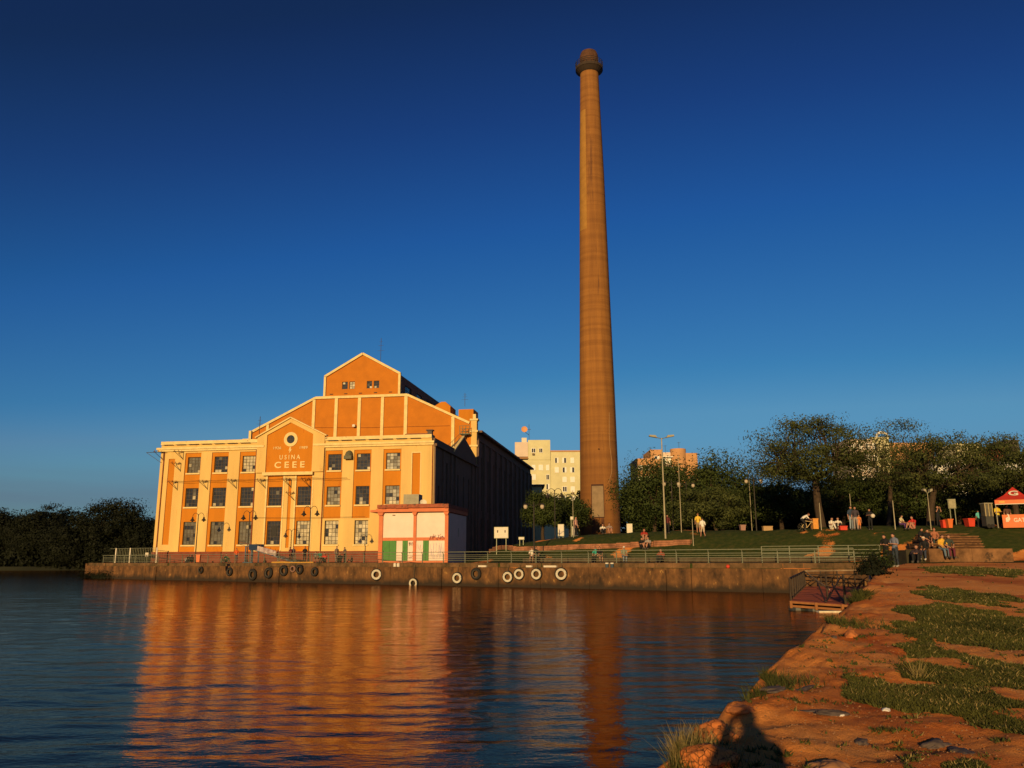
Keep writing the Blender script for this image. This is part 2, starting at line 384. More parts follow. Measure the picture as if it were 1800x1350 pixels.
def ground_mesh():
    rows = []
    Y = -6.0
    while Y < 56.5:
        rows.append(((float(edge_x(Y)), Y), (1.0, 0.0), 0)); Y += max(.055, .0085 * abs(Y))
    for k in range(1, 14):
        a = k / 13; ang = a * math.atan2(.81, .586); rows.append(((26.5, 56.6), (math.cos(ang), math.sin(ang)), 1))
    X = 26.4
    while X > -61: 
        rows.append(((X + .3 * .586, 76 - .723 * X + .3 * .81), (.586, .81), 1)); X -= .6 if X > -6 else 2.0
    s = [-.95, -.6, -.38, -.2, -.08]
    q = 0.0
    while q < 420: s.append(q); q += .05 + .021 * q
    P = np.array([r[0] for r in rows]); D = np.array([r[1] for r in rows]); wall = np.array([r[2] for r in rows])
    s = np.array(s); XX = P[:, 0:1] + D[:, 0:1] * s[None]; YY = P[:, 1:2] + D[:, 1:2] * s[None]
    ss = np.broadcast_to(s[None], XX.shape); wl_ = wall[:, None] * np.ones_like(XX)
    XX = np.where((wl_ > 0) & (ss < 0), P[:, 0:1] + 0 * XX, XX); YY = np.where((wl_ > 0) & (ss < 0), P[:, 1:2] + 0 * YY, YY)
    XX = XX + np.where((wl_ == 0) & (ss < -.1), fbm(YY * 2.2 + ss * 3, ss * 4, 21, 3) * .35, 0)
    Z = H(XX, YY)
    near = sm(40, 12, YY) * (1 - wl_)
    Z = Z + near * (fbm(XX * 1.3, YY * 1.3, 13, 4) * .075 + fbm(XX * 7, YY * 7, 19, 3) * .030 + fbm(XX * 19, YY * 15, 23, 2) * .016) 
    Z = Z + (1 - wl_) * sm(1.6, 0, ss) * fbm(XX * 2.2, YY * 1.6, 14, 3) * .13 * sm(50, 25, YY)
    drop = np.interp(s, [-.95, -.6, -.38, -.2, -.08, 0, .25], [-2.4, -1.2, -.65, -.22, -.06, -.02, 0])[None]
    Z = Z + drop * (1 - wl_) + np.where((wl_ > 0) & (ss < 0), -.6, 0)
    mask = grass_mask(XX, YY) * np.where(ss < -.15, 0, 1)
    nr, nc = XX.shape
    co = np.stack([XX, YY, Z], -1).reshape(-1, 3)
    i = np.arange(nr * nc).reshape(nr, nc)
    f = np.stack([i[:-1, :-1], i[:-1, 1:], i[1:, 1:], i[1:, :-1]], -1).reshape(-1, 4)
    me = bpy.data.meshes.new('ground'); me.vertices.add(len(co)); me.vertices.foreach_set('co', co.ravel())
    me.loops.add(f.size); me.loops.foreach_set('vertex_index', f.ravel()); me.polygons.add(len(f))
    me.polygons.foreach_set('loop_start', np.arange(0, f.size, 4)); me.polygons.foreach_set('use_smooth', np.ones(len(f), bool)); me.update(calc_edges=True)
    at_ = me.attributes.new('grass', 'FLOAT', 'POINT'); at_.data.foreach_set('value', mask.ravel().astype(np.float32))
    me.validate(); return me
def ground_material():
    m = bpy.data.materials.new('earth_and_turf'); m.use_nodes = True; N, K = m.node_tree.nodes, m.node_tree.links
    p = N['Principled BSDF']; p.inputs['Roughness'].default_value = .95; p.inputs['Specular IOR Level'].default_value = .1
    g = N.new('ShaderNodeNewGeometry')
    def noise(sc, det=8, ro=.6, sy=1.0):
        n = N.new('ShaderNodeTexNoise'); n.inputs['Scale'].default_value = sc; n.inputs['Detail'].default_value = det; n.inputs['Roughness'].default_value = ro
        mp = N.new('ShaderNodeMapping'); mp.inputs['Scale'].default_value = (1, sy, 1); K.new(g.outputs['Position'], mp.inputs[0]); K.new(mp.outputs[0], n.inputs['Vector']); return n.outputs[0]
    def ramp(src, els):
        r = N.new('ShaderNodeValToRGB'); e = r.color_ramp.elements
        e[0].position, e[0].color = els[0][0], (*els[0][1], 1); e[1].position, e[1].color = els[-1][0], (*els[-1][1], 1)
        for q, c in els[1:-1]: x = e.new(q); x.color = (*c, 1)
        K.new(src, r.inputs[0]); return r.outputs[0]
    def mix(f, a, b, t='MIX'):
        x = N.new('ShaderNodeMix'); x.data_type = 'RGBA'; x.blend_type = t
        for k, v in (('Factor', f), ('A', a), ('B', b)):
            if isinstance(v, float): x.inputs[k].default_value = v
            elif isinstance(v, tuple): x.inputs[k].default_value = (*v, 1)
            else: K.new(v, x.inputs[k])
        return x.outputs['Result']
    dirt = ramp(noise(.8), [(.25, (.58, .18, .04)), (.45, (.74, .26, .06)), (.6, (.80, .33, .09)), (.8, (.76, .36, .12))])
    rust = ramp(noise(.35, 5), [(.52, (0, 0, 0)), (.68, (1, 1, 1))])
    dirt = mix(rust, dirt, (.46, .11, .022))
    peb = ramp(noise(24, 6, .8), [(.34, (.45, .38, .34)), (.46, (1, 1, 1)), (.66, (1.0, 1.0, 1.0))])
    dirt = mix(.7, dirt, peb, 'MULTIPLY')
    gr = ramp(noise(2.5), [(.3, (.028, .043, .011)), (.5, (.046, .064, .014)), (.72, (.090, .080, .024))])
    gr = mix(.6, gr, ramp(noise(30, 3, .7), [(.3, (.35, .35, .3)), (.6, (1, 1, 1))]), 'MULTIPLY')
    a = N.new('ShaderNodeAttribute'); a.attribute_name = 'grass'
    e = N.new('ShaderNodeMath'); e.operation = 'MULTIPLY_ADD'; K.new(noise(9, 5, .7), e.inputs[0]); e.inputs[1].default_value = .9
    K.new(a.outputs['Fac'], e.inputs[2])
    mk = ramp(e.outputs[0], [(.86, (0, 0, 0)), (1.0, (1, 1, 1))])
    K.new(mix(mk, dirt, gr), p.inputs['Base Color'])
    b1 = N.new('ShaderNodeBump'); b1.inputs['Strength'].default_value = .9; b1.inputs['Distance'].default_value = .05; K.new(noise(8, 10, .75), b1.inputs['Height'])
    b2 = N.new('ShaderNodeBump'); b2.inputs['Strength'].default_value = .8; b2.inputs['Distance'].default_value = .012; K.new(noise(55, 4, .7), b2.inputs['Height']); K.new(b1.outputs[0], b2.inputs['Normal'])
    K.new(b2.outputs[0], p.inputs['Normal'])
    return m
gmat = ground_material()
gme = ground_mesh(); gme.materials.append(gmat); link('ground', gme, kind='structure')

# far shore behind the river on the left and land behind everything
mb = MB()
for k in range(24):
    x0, x1 = -420 + k * 20, -400 + k * 20
    y0 = 226 + 3 * math.sin(k * 1.7); y1 = 226 + 3 * math.sin((k + 1) * 1.7)
    mb.add([(x0, y0 - 3, -1), (x1, y1 - 3, -1), (x1, y1, .9), (x0, y0, .9), (x1, 3000, 2), (x0, 3000, 2)], [(0, 1, 2, 3), (3, 2, 4, 5)])
mb.build('far_shore', nmat('far_shore_soil', (.020, .022, .010), .95, .3, .1, col2=(.010, .012, .006)), kind='structure')

# ------------------------------------------------------------------ quay
def quay_material():
    m = nmat('stained_quay_concrete', (.15, .070, .024), .9, .3, 1.1, .9, 5, col2=(.028, .017, .009), stain=((.34, .19, .055), 2.2, .60), streak=True); m.node_tree.nodes['Mapping'].inputs['Scale'].default_value = (1, 1, .55)
    N, K = m.node_tree.nodes, m.node_tree.links; p = N['Principled BSDF']
    src = p.inputs['Base Color'].links[0].from_socket
    g = N.new('ShaderNodeNewGeometry'); sx = N.new('ShaderNodeSeparateXYZ'); K.new(g.outputs['Position'], sx.inputs[0])
    mp = N.new('ShaderNodeMapping'); mp.inputs['Scale'].default_value = (1.2, 1.2, .3); K.new(g.outputs['Position'], mp.inputs[0])
    n = N.new('ShaderNodeTexNoise'); n.inputs['Scale'].default_value = 1.0; n.inputs['Detail'].default_value = 6; K.new(mp.outputs[0], n.inputs['Vector'])
    a = N.new('ShaderNodeMath'); a.operation = 'MULTIPLY_ADD'; K.new(n.outputs[0], a.inputs[0]); a.inputs[1].default_value = -.9; K.new(sx.outputs[2], a.inputs[2])
    mr = N.new('ShaderNodeMapRange'); mr.inputs['From Min'].default_value = -.25; mr.inputs['From Max'].default_value = .25; K.new(a.outputs[0], mr.inputs[0])
    mx = N.new('ShaderNodeMix'); mx.data_type = 'RGBA'; mx.inputs['A'].default_value = (.030, .020, .012, 1); K.new(mr.outputs[0], mx.inputs['Factor']); K.new(src, mx.inputs['B'])
    K.new(mx.outputs['Result'], p.inputs['Base Color']); return m
M['quay'] = quay_material()
M['coping'] = nmat('quay_coping', (.16, .085, .038), .95, .25, .8, .6, 6, col2=(.035, .028, .012))
QA = math.atan2(-.723, 1)
quay = thing('quay_wall', 'long stained concrete quay wall rising from the water beneath the promenade railing', 'wall', (-60, 76 + .723 * 60, 0), QA)
QLEN = (26.6 + 60) * QN
a = 0; k = 0
while a < QLEN - .2:
    L = min(random.uniform(4.2, 5.6), QLEN - a)
    o = random.uniform(-.035, .035)
    mb = MB(); mb.box(a + .02, a + L - .02, o, 1.3, -2.2, 1.74 + random.uniform(-.03, .02)); 
    if k % 5 == 3: mb.box(a + L * .45, a + L * .45 + .5, o - .16, o - .002, -2.1, 1.6)
    mb.build('concrete_panel', M['quay'], quay)
    c = a
    while c < a + L - .3:
        l2 = min(1.5, a + L - c); MB().box(c + .01, c + l2 - .01, .28 + random.uniform(-.02, .02), 1.3, 1.745, 2.12 + random.uniform(-.015, .01)).build('coping_block', M['coping'], quay); c += l2
    a += L; k += 1
# end wall of the quay on the left, going back
MB().box(-.5, -.02, .1, 60, -2.2, 2.05).build('end_wall', M['quay'], quay)
def qp(X, b, z=2.13):
    """point at quay foot X, b metres behind the face"""
    return Vector((X + b * .586, 76 - .723 * X + b * .81, z))
mb = MB(); mb.add([qp(-60, .9, 2.125), qp(26.4, .9, 2.125), qp(25.8, 3.3, 2.125), qp(-60, 3.3, 2.125)], [(0, 1, 2, 3)])
mb.add([qp(-60, 3.3, 2.125), qp(-8, 3.3, 2.125), qp(-8, 40, 2.125), qp(-60, 40, 2.125)], [(0, 1, 2, 3)])
mb.build('promenade_paving', nmat('promenade_paving', (.20, .14, .09), .95, .2, 1.0, .3, 9), kind='structure')

# bench-high seat wall at the foot of the lawn
SEATM = nmat('dark_seat_concrete', (.085, .062, .035), .95, .25, 1.5, .3, 8)  # plain dark concrete tone for the seat blocks
sw = thing('seat_wall', 'low concrete seat wall along the foot of the grass slope behind the railing', 'wall')
X = -1.0
while X < 24.0:
    p, q = qp(X + .01, 3.55, 2.13), qp(X + 1.6 - .01, 3.55, 2.13)
    MB().beam(p + Vector((0, 0, .22)), q + Vector((0, 0, .22)), .42, .44).build('seat_block', SEATM, sw); X += 1.6

# ------------------------------------------------------------------ railing
rail = thing('promenade_railing', 'long greenish steel railing with five rails along the quay edge', 'railing')
X0 = -57.4
posts = [X0 + k * 2.19 for k in range(int((24.6 - X0) / 2.19) + 1)]
proto = None
for X in posts:
    if proto is None:
        m_ = MB().box(-.035, .035, -.035, .035, 0, .82); m_.beam((0, 0, .8), (0, -.12, 1.02), .055); m_.box(-.09, .09, -.09, .09, 0, .02)
        proto = m_.build('post', M['steel'], rail)
        o = proto
    else: o = proto.copy(); C.objects.link(o)
    o.location = qp(X, .62, 2.12); o.rotation_euler = (0, 0, QA)
for h, off, w in ((1.02, -.12, .055), (.74, 0, .04), (.57, 0, .035), (.40, 0, .035), (.22, 0, .035)):
    MB().beam(qp(posts[0], .62 + off, 2.12 + h), qp(posts[-1], .62 + off, 2.12 + h), w).build('rail', M['steel'], rail)
rail2 = thing('ramp_railing', 'shorter second railing standing behind the right end of the quay railing', 'railing')
ps = [17.6 + 1.75 * k for k in range(5)]
for X in ps:
    mb = MB(); p = qp(X, 3.0, 2.12); mb.beam(p, p + Vector((0, 0, 1.25)), .06); mb.build('post', M['steel'], rail2)
for h in (1.25, .95, .7, .45): MB().beam(qp(ps[0], 3.0, 2.12 + h), qp(ps[-1], 3.0, 2.12 + h), .04).build('rail', M['steel'], rail2)
# corner fence at the left end of the quay
fence = thing('corner_fence', 'tall thin wire fence with white posts at the left end of the quay', 'fence')
fp = [at(x, 984, 0.1).x / .1 for x in (186, 210, 230, 258, 268)]
fx = []
for x in (186, 211, 258): 
    u = (x - 900) / 1490.; Xf = 76 * u / (1 + .723 * u) ; fx.append(Xf)
for i, X in enumerate(fx):
    MB().beam(qp(X, 1.2, 2.1), qp(X, 1.2, 4.1), .14).build('post', M['white'], fence)
for h in (.15, 1.0, 1.95): MB().beam(qp(fx[0] - 1.2, 1.2, 2.1 + h), qp(fx[-1], 1.2, 2.1 + h), .045).build('rail', M['steel'], fence)
mb = MB()
for k in range(26):
    X = fx[0] + (fx[-1] - fx[0]) * k / 25; mb.beam(qp(X, 1.22, 2.12), qp(X, 1.22, 4.02), .02)
mb.build('wire_mesh', M['steel'], fence, kind='stuff')
p = qp((fx[1] + fx[2]) / 2 + .8, 1.15, 3.2); MB().box(-.35, .35, -.03, .03, -.25, .25).build('notice_plate', M['white'], fence, loc=p, rz=QA)

# ------------------------------------------------------------------ the power station
ALPHA = math.atan(.17); BX, BY = -48.547, 114.0
e1 = Vector((math.cos(ALPHA), -math.sin(ALPHA), 0)); n1 = Vector((math.sin(ALPHA), math.cos(ALPHA), 0))
def bl(s, t, z=0): return Vector((BX, BY, 0)) + e1 * s + n1 * t + Vector((0, 0, z))
B = thing('power_station', 'large orange and cream former power station with stepped gable and lettered pediment', 'building', (BX, BY, 0), -ALPHA)
strips = [(3.7, 6.05, 3.55, 16.85), (7.65, 10.1, 3.55, 16.85), (11.75, 14.1, 3.55, 16.85), (16.0, 18.2, 3.55, 13.45), (20.1, 22.3, 3.55, 13.45),
          (24.0, 26.4, 7.75, 16.7), (28.0, 30.4, 7.75, 16.7), (32.05, 34.5, 7.75, 16.7)]
slots = [(1.25, 2.2, 4.5, 16.1), (36.0, 37.08, 4.5, 16.1), (18.98, 19.42, 4.0, 12.9)]
lowwin = [(24.3, 26.2, 4.4, 7.48), (28.4, 30.25, 4.4, 7.48)]
MB().holed(0, 38.9, 3.55, 17.1, strips + slots + lowwin, 0, .16).add([(0, 0, 3.55), (0, 26.5, 3.55), (0, 26.5, 17.1), (0, 0, 17.1)], [(0, 1, 2, 3)]).build('front_wall', M['cream'], B)
wins = []
for i, (a, b, c, d) in enumerate(strips):
    h = []
    if i < 3: h = [(a + .33, b - .13, 14.1, 16.3), (a + .35, b - .12, 9.5, 12.05), (a + .40, b - .08, 4.45, 7.52)]
    elif i < 5: h = [(a + .14, b - .16, 9.5, 12.0), (a + .18, b - .12, 4.42, 7.5)]
    else: h = [(a + .33, b - .2, 14.05, 16.22), (a + .33, b - .2, 9.5, 11.93)]
    wins += h
    MB().holed(a, b, c, d, h, .16, .3).build('recessed_panel', M['orange'], B)
for a, b, c, d in slots: MB().add([(a, .13, c), (b, .13, c), (b, .13, d), (a, .13, d)], [(0, 1, 2, 3)]).build('recessed_panel', M['orange'], B)
wins += lowwin
# pale outline of the right hand slot
mb = MB(); mb.box(35.88, 36.0, -.03, -.003, 8, 16.25).box(37.08, 37.2, -.03, -.003, 8, 16.25).box(36.003, 37.077, -.03, -.003, 16.1, 16.25); mb.build('slot_trim', M['trim'], B)
def window(parent, a, b, c, d, y, cols, rows, pale=.15, mid=.35, bars='frame', sill=True, openp=None):
    mb = MB(); t = .07
    mb.box(a, b, y - .05, y + .05, c, c + t).box(a, b, y - .05, y + .05, d - t, d).box(a, a + t, y - .05, y + .05, c + t, d - t).box(b - t, b, y - .05, y + .05, c + t, d - t)
    w = mb.build('window', M['frame'], parent)
    mb = MB()
    for i in range(1, cols): x = a + (b - a) * i / cols; mb.box(x - .022, x + .022, y - .045, y - .005, c + t, d - t)
    for j in range(1, rows): z = c + (d - c) * j / rows; mb.box(a + t, b - t, y - .04, y - .01, z - .022, z + .022)
    mb.build('glazing_bars', M[bars], w)
    mb = MB(); gx = (b - a) / cols; gz = (d - c) / rows
    base = random.random()
    blk = 2 if base < pale else (1 if base < pale + mid else 0)
    for i in range(cols):
        for j in range(rows):
            mi = blk
            r = random.random()
            if r < .07: mi = 0
            elif r < .12: mi = 1
            elif r < .135 or (j == 0 and random.random() < .25): mi = 2
            x0, z0 = a + gx * i, c + gz * j; tl = random.uniform(-.012, .012)
            mb.add([(x0, y + tl, z0), (x0 + gx, y - tl, z0), (x0 + gx, y - tl, z0 + gz), (x0, y + tl, z0 + gz)], [(0, 1, 2, 3)], mi)
    mb.build('glass', [M['g_dark'], M['g_mid'], M['g_pale']], w)
    if sill: MB().box(a - .1, b + .1, y - .46, y - .055, c - .2, c + .0).build('sill', M['trim'], w)
    return w
palew = {(20.28, 4.42): 1, (24.3, 4.4): 1, (28.4, 4.4): 1}
for (a, b, c, d) in wins:
    low = c < 5
    pw = .95 if (low and a > 20) else .06
    window(B, a, b, c, d, .42 if not (low and a > 24) else .30, 4, 6 if low else 5, pale=pw, mid=.75 if (low or (a > 12 and a < 15)) else .3)
MB().box(-.12, 39.0, -.12, -.004, 2.1, 3.55).build('plinth', M['plinth'], B)
MB().box(16.75, 17.5, .355, .37, 5.5, 6.9).build('open_casement', M['black'], B)
# cornice, broken where the pediment stands
for a, b in ((-.5, 15.35), (22.35, 39.0)): 
    mb = MB().box(a, b, -.42, .0, 17.35, 17.62).box(a + .1, b - .1, -.25, .0, 17.1, 17.35); mb.build('cornice', M['trim'], B)
for a, b in ((-.0, 14.3), (23.9, 38.6)):
    MB().box(a, b, -.03, .45, 17.625, 18.0).build('parapet', M['cream'], B); MB().box(a, b, -.2, .6, 18.03, 18.5).build('parapet_cap', M['trim'], B)
    x = a + .4
    while x < b - 1.6: MB().box(x, x + 1.45, -.30, -.205, 17.97, 18.05).build('shadow_slot', M['black'], B); x += 1.9  # black strips stand in for the shaded slots below the cap
# pediment
ped = [(14.3, 17.1), (14.3, 18.65), (18.97, 21.15), (23.9, 18.7), (23.9, 17.1)]
mb = MB(); mb.prism([(14.3, 13.9), (14.3, 18.65), (18.97, 21.15), (23.9, 18.7), (23.9, 13.9), (22.25, 13.9), (22.25, 18.95), (18.97, 20.62), (15.68, 18.98), (15.68, 13.9)], -.30, .3)
mb.build('pediment_frame', M['cream'], B)
MB().beam((14.0, -.2, 18.66), (18.97, -.2, 21.3), .62, .16).build('pediment_coping', M['trim'], B)
MB().beam((18.97, -.2, 21.3), (24.2, -.2, 18.7), .62, .16).build('pediment_coping', M['trim'], B)
MB().prism([(15.68, 13.9), (22.25, 13.9), (22.25, 18.95), (18.97, 20.62), (15.68, 18.98)], -.12, .25).build('pediment_panel', M['orange'], B)
MB().box(15.35, 22.5, -.52, -.31, 13.5, 13.92).build('ledge', M['trim'], B)
mb = MB(); mb.box(15.5, 22.4, -.31, -.003, 13.5, 13.895); mb.build('ledge_bed', M['cream'], B)
for a, b in ((15.78, 15.98), (18.22, 18.42), (19.9, 20.08), (22.32, 22.5)): MB().box(a, b, -.06, -.003, 3.6, 13.48).build('pilaster_trim', M['trim'], B)
mb = MB(); n = 32
ring = []
for k in range(n):
    t = 2 * math.pi * k / n
    for r_, y_ in ((.98, -.12), (.98, -.22), (.56, -.22), (.56, .05)): ring.append((19.05 + r_ * math.cos(t), y_, 18.33 + r_ * math.sin(t)))
fs = []
for k in range(n):
    for j in range(3): fs.append((k * 4 + j, ((k + 1) % n) * 4 + j, ((k + 1) % n) * 4 + j + 1, k * 4 + j + 1))
mb.add(ring, fs); rw = mb.build('round_window', M['trim'], B)
mb = MB(); mb.add([(19.05 + .56 * math.cos(2 * math.pi * k / n), -.135, 18.33 + .56 * math.sin(2 * math.pi * k / n)) for k in range(n)], [tuple(range(n))]); mb.build('glass', M['g_dark'], rw)
mb = MB().box(18.49, 19.61, -.175, -.14, 18.31, 18.35).box(19.03, 19.07, -.17, -.145, 17.77, 18.89); mb.build('glazing_bars', M['frame'], rw)
for txt, x, z, w, h, bo in (('USINA', 19.05, 15.62, 2.95, .62, .012), ('CEEE', 19.05, 14.48, 4.3, .86, .02), ('1926', 17.2, 17.03, 1.1, .36, .004), ('1989', 20.95, 17.0, 1.1, .36, .004)):
    n_ = len(txt)
    lettering('lettering', txt if txt[0] == '1' else (' ').join(txt), M['trim'], B, x, -.15, z, w, h, .04, bo)
MB().prism([(18.95, 17.3), (19.12, 17.25), (19.08, 16.98), (19.26, 17.0), (18.86, 16.38), (18.98, 16.82), (18.8, 16.78)], -.17, -.123).build('lightning_bolt', M['trim'], B)
# roof, sides
MB().box(.02, 38.88, .6, 26.4, 17.7, 17.9).build('flat_roof', M['roof'], B)
MB().box(0.01, .4, .46, 26.4, 17.12, 18.3).build('parapet', M['cream'], B)
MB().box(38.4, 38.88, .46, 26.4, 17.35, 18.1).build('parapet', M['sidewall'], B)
# block right side, seen edge on: local frame x along t
side = link('side_wall', None, B); side.location = (38.9, 0, 0); side.rotation_euler = (0, 0, math.pi / 2)
side.empty_display_size = .1
hs_ = [(2.2, 3.1, 4, 7.2), (2.2, 3.1, 9.2, 12), (6.5, 7.4, 9.2, 15.5), (13.2, 14.0, 8.2, 14.5), (16.8, 17.6, 8.2, 14.5), (20.4, 21.2, 8.2, 14.5)]
bpy.data.objects.remove(side)
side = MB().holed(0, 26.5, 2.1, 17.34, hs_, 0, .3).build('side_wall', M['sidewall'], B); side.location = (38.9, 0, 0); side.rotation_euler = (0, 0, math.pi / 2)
for h in hs_: window(side, *h, .28, 2, 8, pale=.2, sill=False)
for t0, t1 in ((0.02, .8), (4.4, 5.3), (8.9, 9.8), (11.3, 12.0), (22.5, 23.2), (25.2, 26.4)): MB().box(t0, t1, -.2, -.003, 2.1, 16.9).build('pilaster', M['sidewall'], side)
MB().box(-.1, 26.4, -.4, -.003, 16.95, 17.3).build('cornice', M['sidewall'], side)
# raked parapet at the rear of the block roof
GT0, GT1, GZ = 10.8, 17.4, 20.6
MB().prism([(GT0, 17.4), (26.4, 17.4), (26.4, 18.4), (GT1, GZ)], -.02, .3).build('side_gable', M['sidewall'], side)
MB().beam((38.8, GT0, 17.6), (38.8, GT1, GZ + .1), .4, .2).build('gable_coping', M['trim'], B)
# hall gable
G = 26.5
prof = [(0, 24.0), (10.9, 29.35), (12.5, 29.55), (12.5, 33.0), (19.05, 36.7), (25.65, 33.0), (25.65, 29.55), (27.1, 29.3), (37.6, 24.3)]
mb = MB(); ox = -.35
# front face with small window openings
def hall_front():
    hw = [(15.5, 16.5, 30.72, 32.0), (16.78, 17.75, 30.72, 32.0), (19.87, 20.8, 30.7, 31.98), (21.1, 22.06, 30.7, 31.98)]
    m_ = MB()
    m_.holed(12.5, 25.65, 29.55, 33.0, hw, G, .25)
    m_.add([(12.5, G, 33.0), (25.65, G, 33.0), (19.05, G, 36.7)], [(0, 1, 2)])
    m_.add([(ox, G, 17), (37.6, G, 17), (37.6, G, 24.3), (27.1, G, 29.3), (25.65, G, 29.55), (12.5, G, 29.55), (10.9, G, 29.35), (0, G, 24.1), (ox, G, 23.9)], [(0, 1, 2, 3, 4, 5, 6, 7, 8)])
    m_.add([(37.6, G, 17), (38.9, G, 17), (38.9, G, 24.2), (37.6, G, 24.3)], [(0, 1, 2, 3)])
    m_.build('gable_wall', M['orange_peel'], B)
    for h in hw: window(B, *h, G + .2, 2, 3, pale=.3, mid=.3, sill=False)
hall_front()
edges = [((-.5, 23.75), (10.9, 29.35)), ((10.9, 29.35), (27.1, 29.3)), ((27.1, 29.3), (37.7, 24.25)), ((12.5, 29.5), (12.5, 33.0)), ((12.4, 33.0), (19.05, 36.75)), ((19.05, 36.75), (25.75, 33.0)), ((25.65, 33.0), (25.65, 29.5))]
for (a, b), (c, d) in edges: MB().beam((a, G - .05, b), (c, G - .05, d), .5, .38 if abs(b - d) > 1 else .42).build('gable_coping', M['trim'], B)
for a, b in ((2.3, 2.75), (10.45, 10.95), (14.4, 14.95), (18.5, 19.03), (22.54, 23.05), (26.58, 27.14), (34.66, 35.18)):
    zt = np.interp((a + b) / 2, [p[0] for p in prof if p[1] < 29.6][:2] + [27.1, 37.6], [24.0, 29.35, 29.3, 24.3])
    MB().box(a, b, G - .22, G - .003, 17.9, float(zt) - .2).build('pilaster', M['trim'], B)
for x in (13.4, 15.95, 18.55, 21.2, 23.8): MB().box(x, x + .55, G - .08, G - .004, 29.85, 29.98).build('vent', M['black'], B)
mb = MB().box(38.0, 38.95, G - .3, G + .6, 17.5, 24.6); mb.build('corner_pier', M['cream'], B)
for z in (24.6, 22.7, 20.3): MB().box(37.8, 39.15, G - .45, G + .75, z, z + .3).build('pier_cap', M['trim'], B)
MB().box(38.25, 38.75, G - .1, G + .35, 24.9, 25.7).build('pier_finial', M['trim'], B)
# hall roofs and side walls
E_ = 86.0
mb = MB()
def rq(x0, z0, x1, z1, m_): m_.add([(x0, G + .02, z0), (x1, G + .02, z1), (x1, E_, z1), (x0, E_, z0)], [(0, 1, 2, 3)])
for (a, b), (c, d) in (((-.3, 23.7), (12.5, 29.3)), ((25.65, 29.3), (38.9, 23.1)), ((12.5, 32.9), (19.05, 36.5)), ((19.05, 36.5), (25.65, 32.9))): 
    m2 = MB(); rq(a, b, c, d, m2); m2.build('roof_slope', M['roof'], B)
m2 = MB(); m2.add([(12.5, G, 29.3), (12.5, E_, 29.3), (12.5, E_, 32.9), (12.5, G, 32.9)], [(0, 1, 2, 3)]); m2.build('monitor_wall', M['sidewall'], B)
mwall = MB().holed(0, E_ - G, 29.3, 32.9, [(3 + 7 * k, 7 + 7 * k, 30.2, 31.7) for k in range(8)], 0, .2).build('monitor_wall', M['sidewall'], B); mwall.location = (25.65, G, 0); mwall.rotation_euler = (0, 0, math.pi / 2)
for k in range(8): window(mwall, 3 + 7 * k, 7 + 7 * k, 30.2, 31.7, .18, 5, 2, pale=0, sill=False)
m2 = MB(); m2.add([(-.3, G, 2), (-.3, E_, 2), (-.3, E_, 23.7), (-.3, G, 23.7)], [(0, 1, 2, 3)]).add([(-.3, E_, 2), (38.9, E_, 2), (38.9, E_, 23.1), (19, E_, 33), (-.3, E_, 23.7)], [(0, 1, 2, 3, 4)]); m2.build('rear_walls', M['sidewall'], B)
nb = 11; bw = (E_ - G) / nb
hh = []
for k in range(nb):
    x = k * bw + bw / 2
    for dx in (-1.25, 1.25): hh += [(x + dx - .45, x + dx + .45, 4.5, 9.0), (x + dx - .45, x + dx + .45, 10.2, 19.0)]
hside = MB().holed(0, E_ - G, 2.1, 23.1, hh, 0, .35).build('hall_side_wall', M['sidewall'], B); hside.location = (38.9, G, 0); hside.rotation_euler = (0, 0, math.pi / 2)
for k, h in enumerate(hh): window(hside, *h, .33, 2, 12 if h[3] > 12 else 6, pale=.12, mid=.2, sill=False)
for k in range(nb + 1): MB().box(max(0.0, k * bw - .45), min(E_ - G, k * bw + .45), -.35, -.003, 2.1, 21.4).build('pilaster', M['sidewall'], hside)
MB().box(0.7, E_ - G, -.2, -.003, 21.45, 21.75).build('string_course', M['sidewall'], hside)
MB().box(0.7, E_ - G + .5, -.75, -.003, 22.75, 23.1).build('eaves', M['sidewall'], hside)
# two penthouses on the hall roof (lift and tank rooms)
for s0, s1, t0, t1, z1, gab in ((29.2, 32.3, 35, 39, 28.7, 1), (33.2, 35.9, 37.5, 41.5, 28.6, 0)):
    mb = MB().box(s0, s1, t0, t1, 23.5, z1)
    if gab: mb.prism([(s0 - .1, z1), (s1 + .1, z1), (s1 - .9, z1 + .9), (s0 + 1.4, z1 + .9)], t0, t1)
    mb.build('roof_penthouse', M['orange'], B)
# green balcony and stair by the corner pier
st = MB(); 
for k in range(13):
    x = 33.6 + k * .3; z = 18.6 + k * .29; st.box(x, x + .3, G - 1.3, G - .5, z, z + .07)
st.beam((33.5, G - 1.3, 18.7), (37.4, G - 1.3, 22.4), .06, .2).beam((33.5, G - 1.3, 19.6), (37.4, G - 1.3, 23.3), .05)
for k in range(8): x = 33.5 + k * .55; st.beam((x, G - 1.3, 18.7 + k * .52), (x, G - 1.3, 19.6 + k * .52), .04)
st.build('roof_stair', M['darksteel'], B)
bal = MB().box(36.4, 38.0, G - 1.5, G - .35, 22.2, 22.35)
for x in (36.4, 36.9, 37.4, 38.0): bal.beam((x, G - 1.5, 22.3), (x, G - 1.5, 23.6), .07)
for z in (22.7, 23.1, 23.6): bal.beam((36.4, G - 1.5, z), (38.0, G - 1.5, z), .06)
bal.build('balcony', nmat('green_grey_paint', (.10, .14, .09), .7, .1, 3), B)
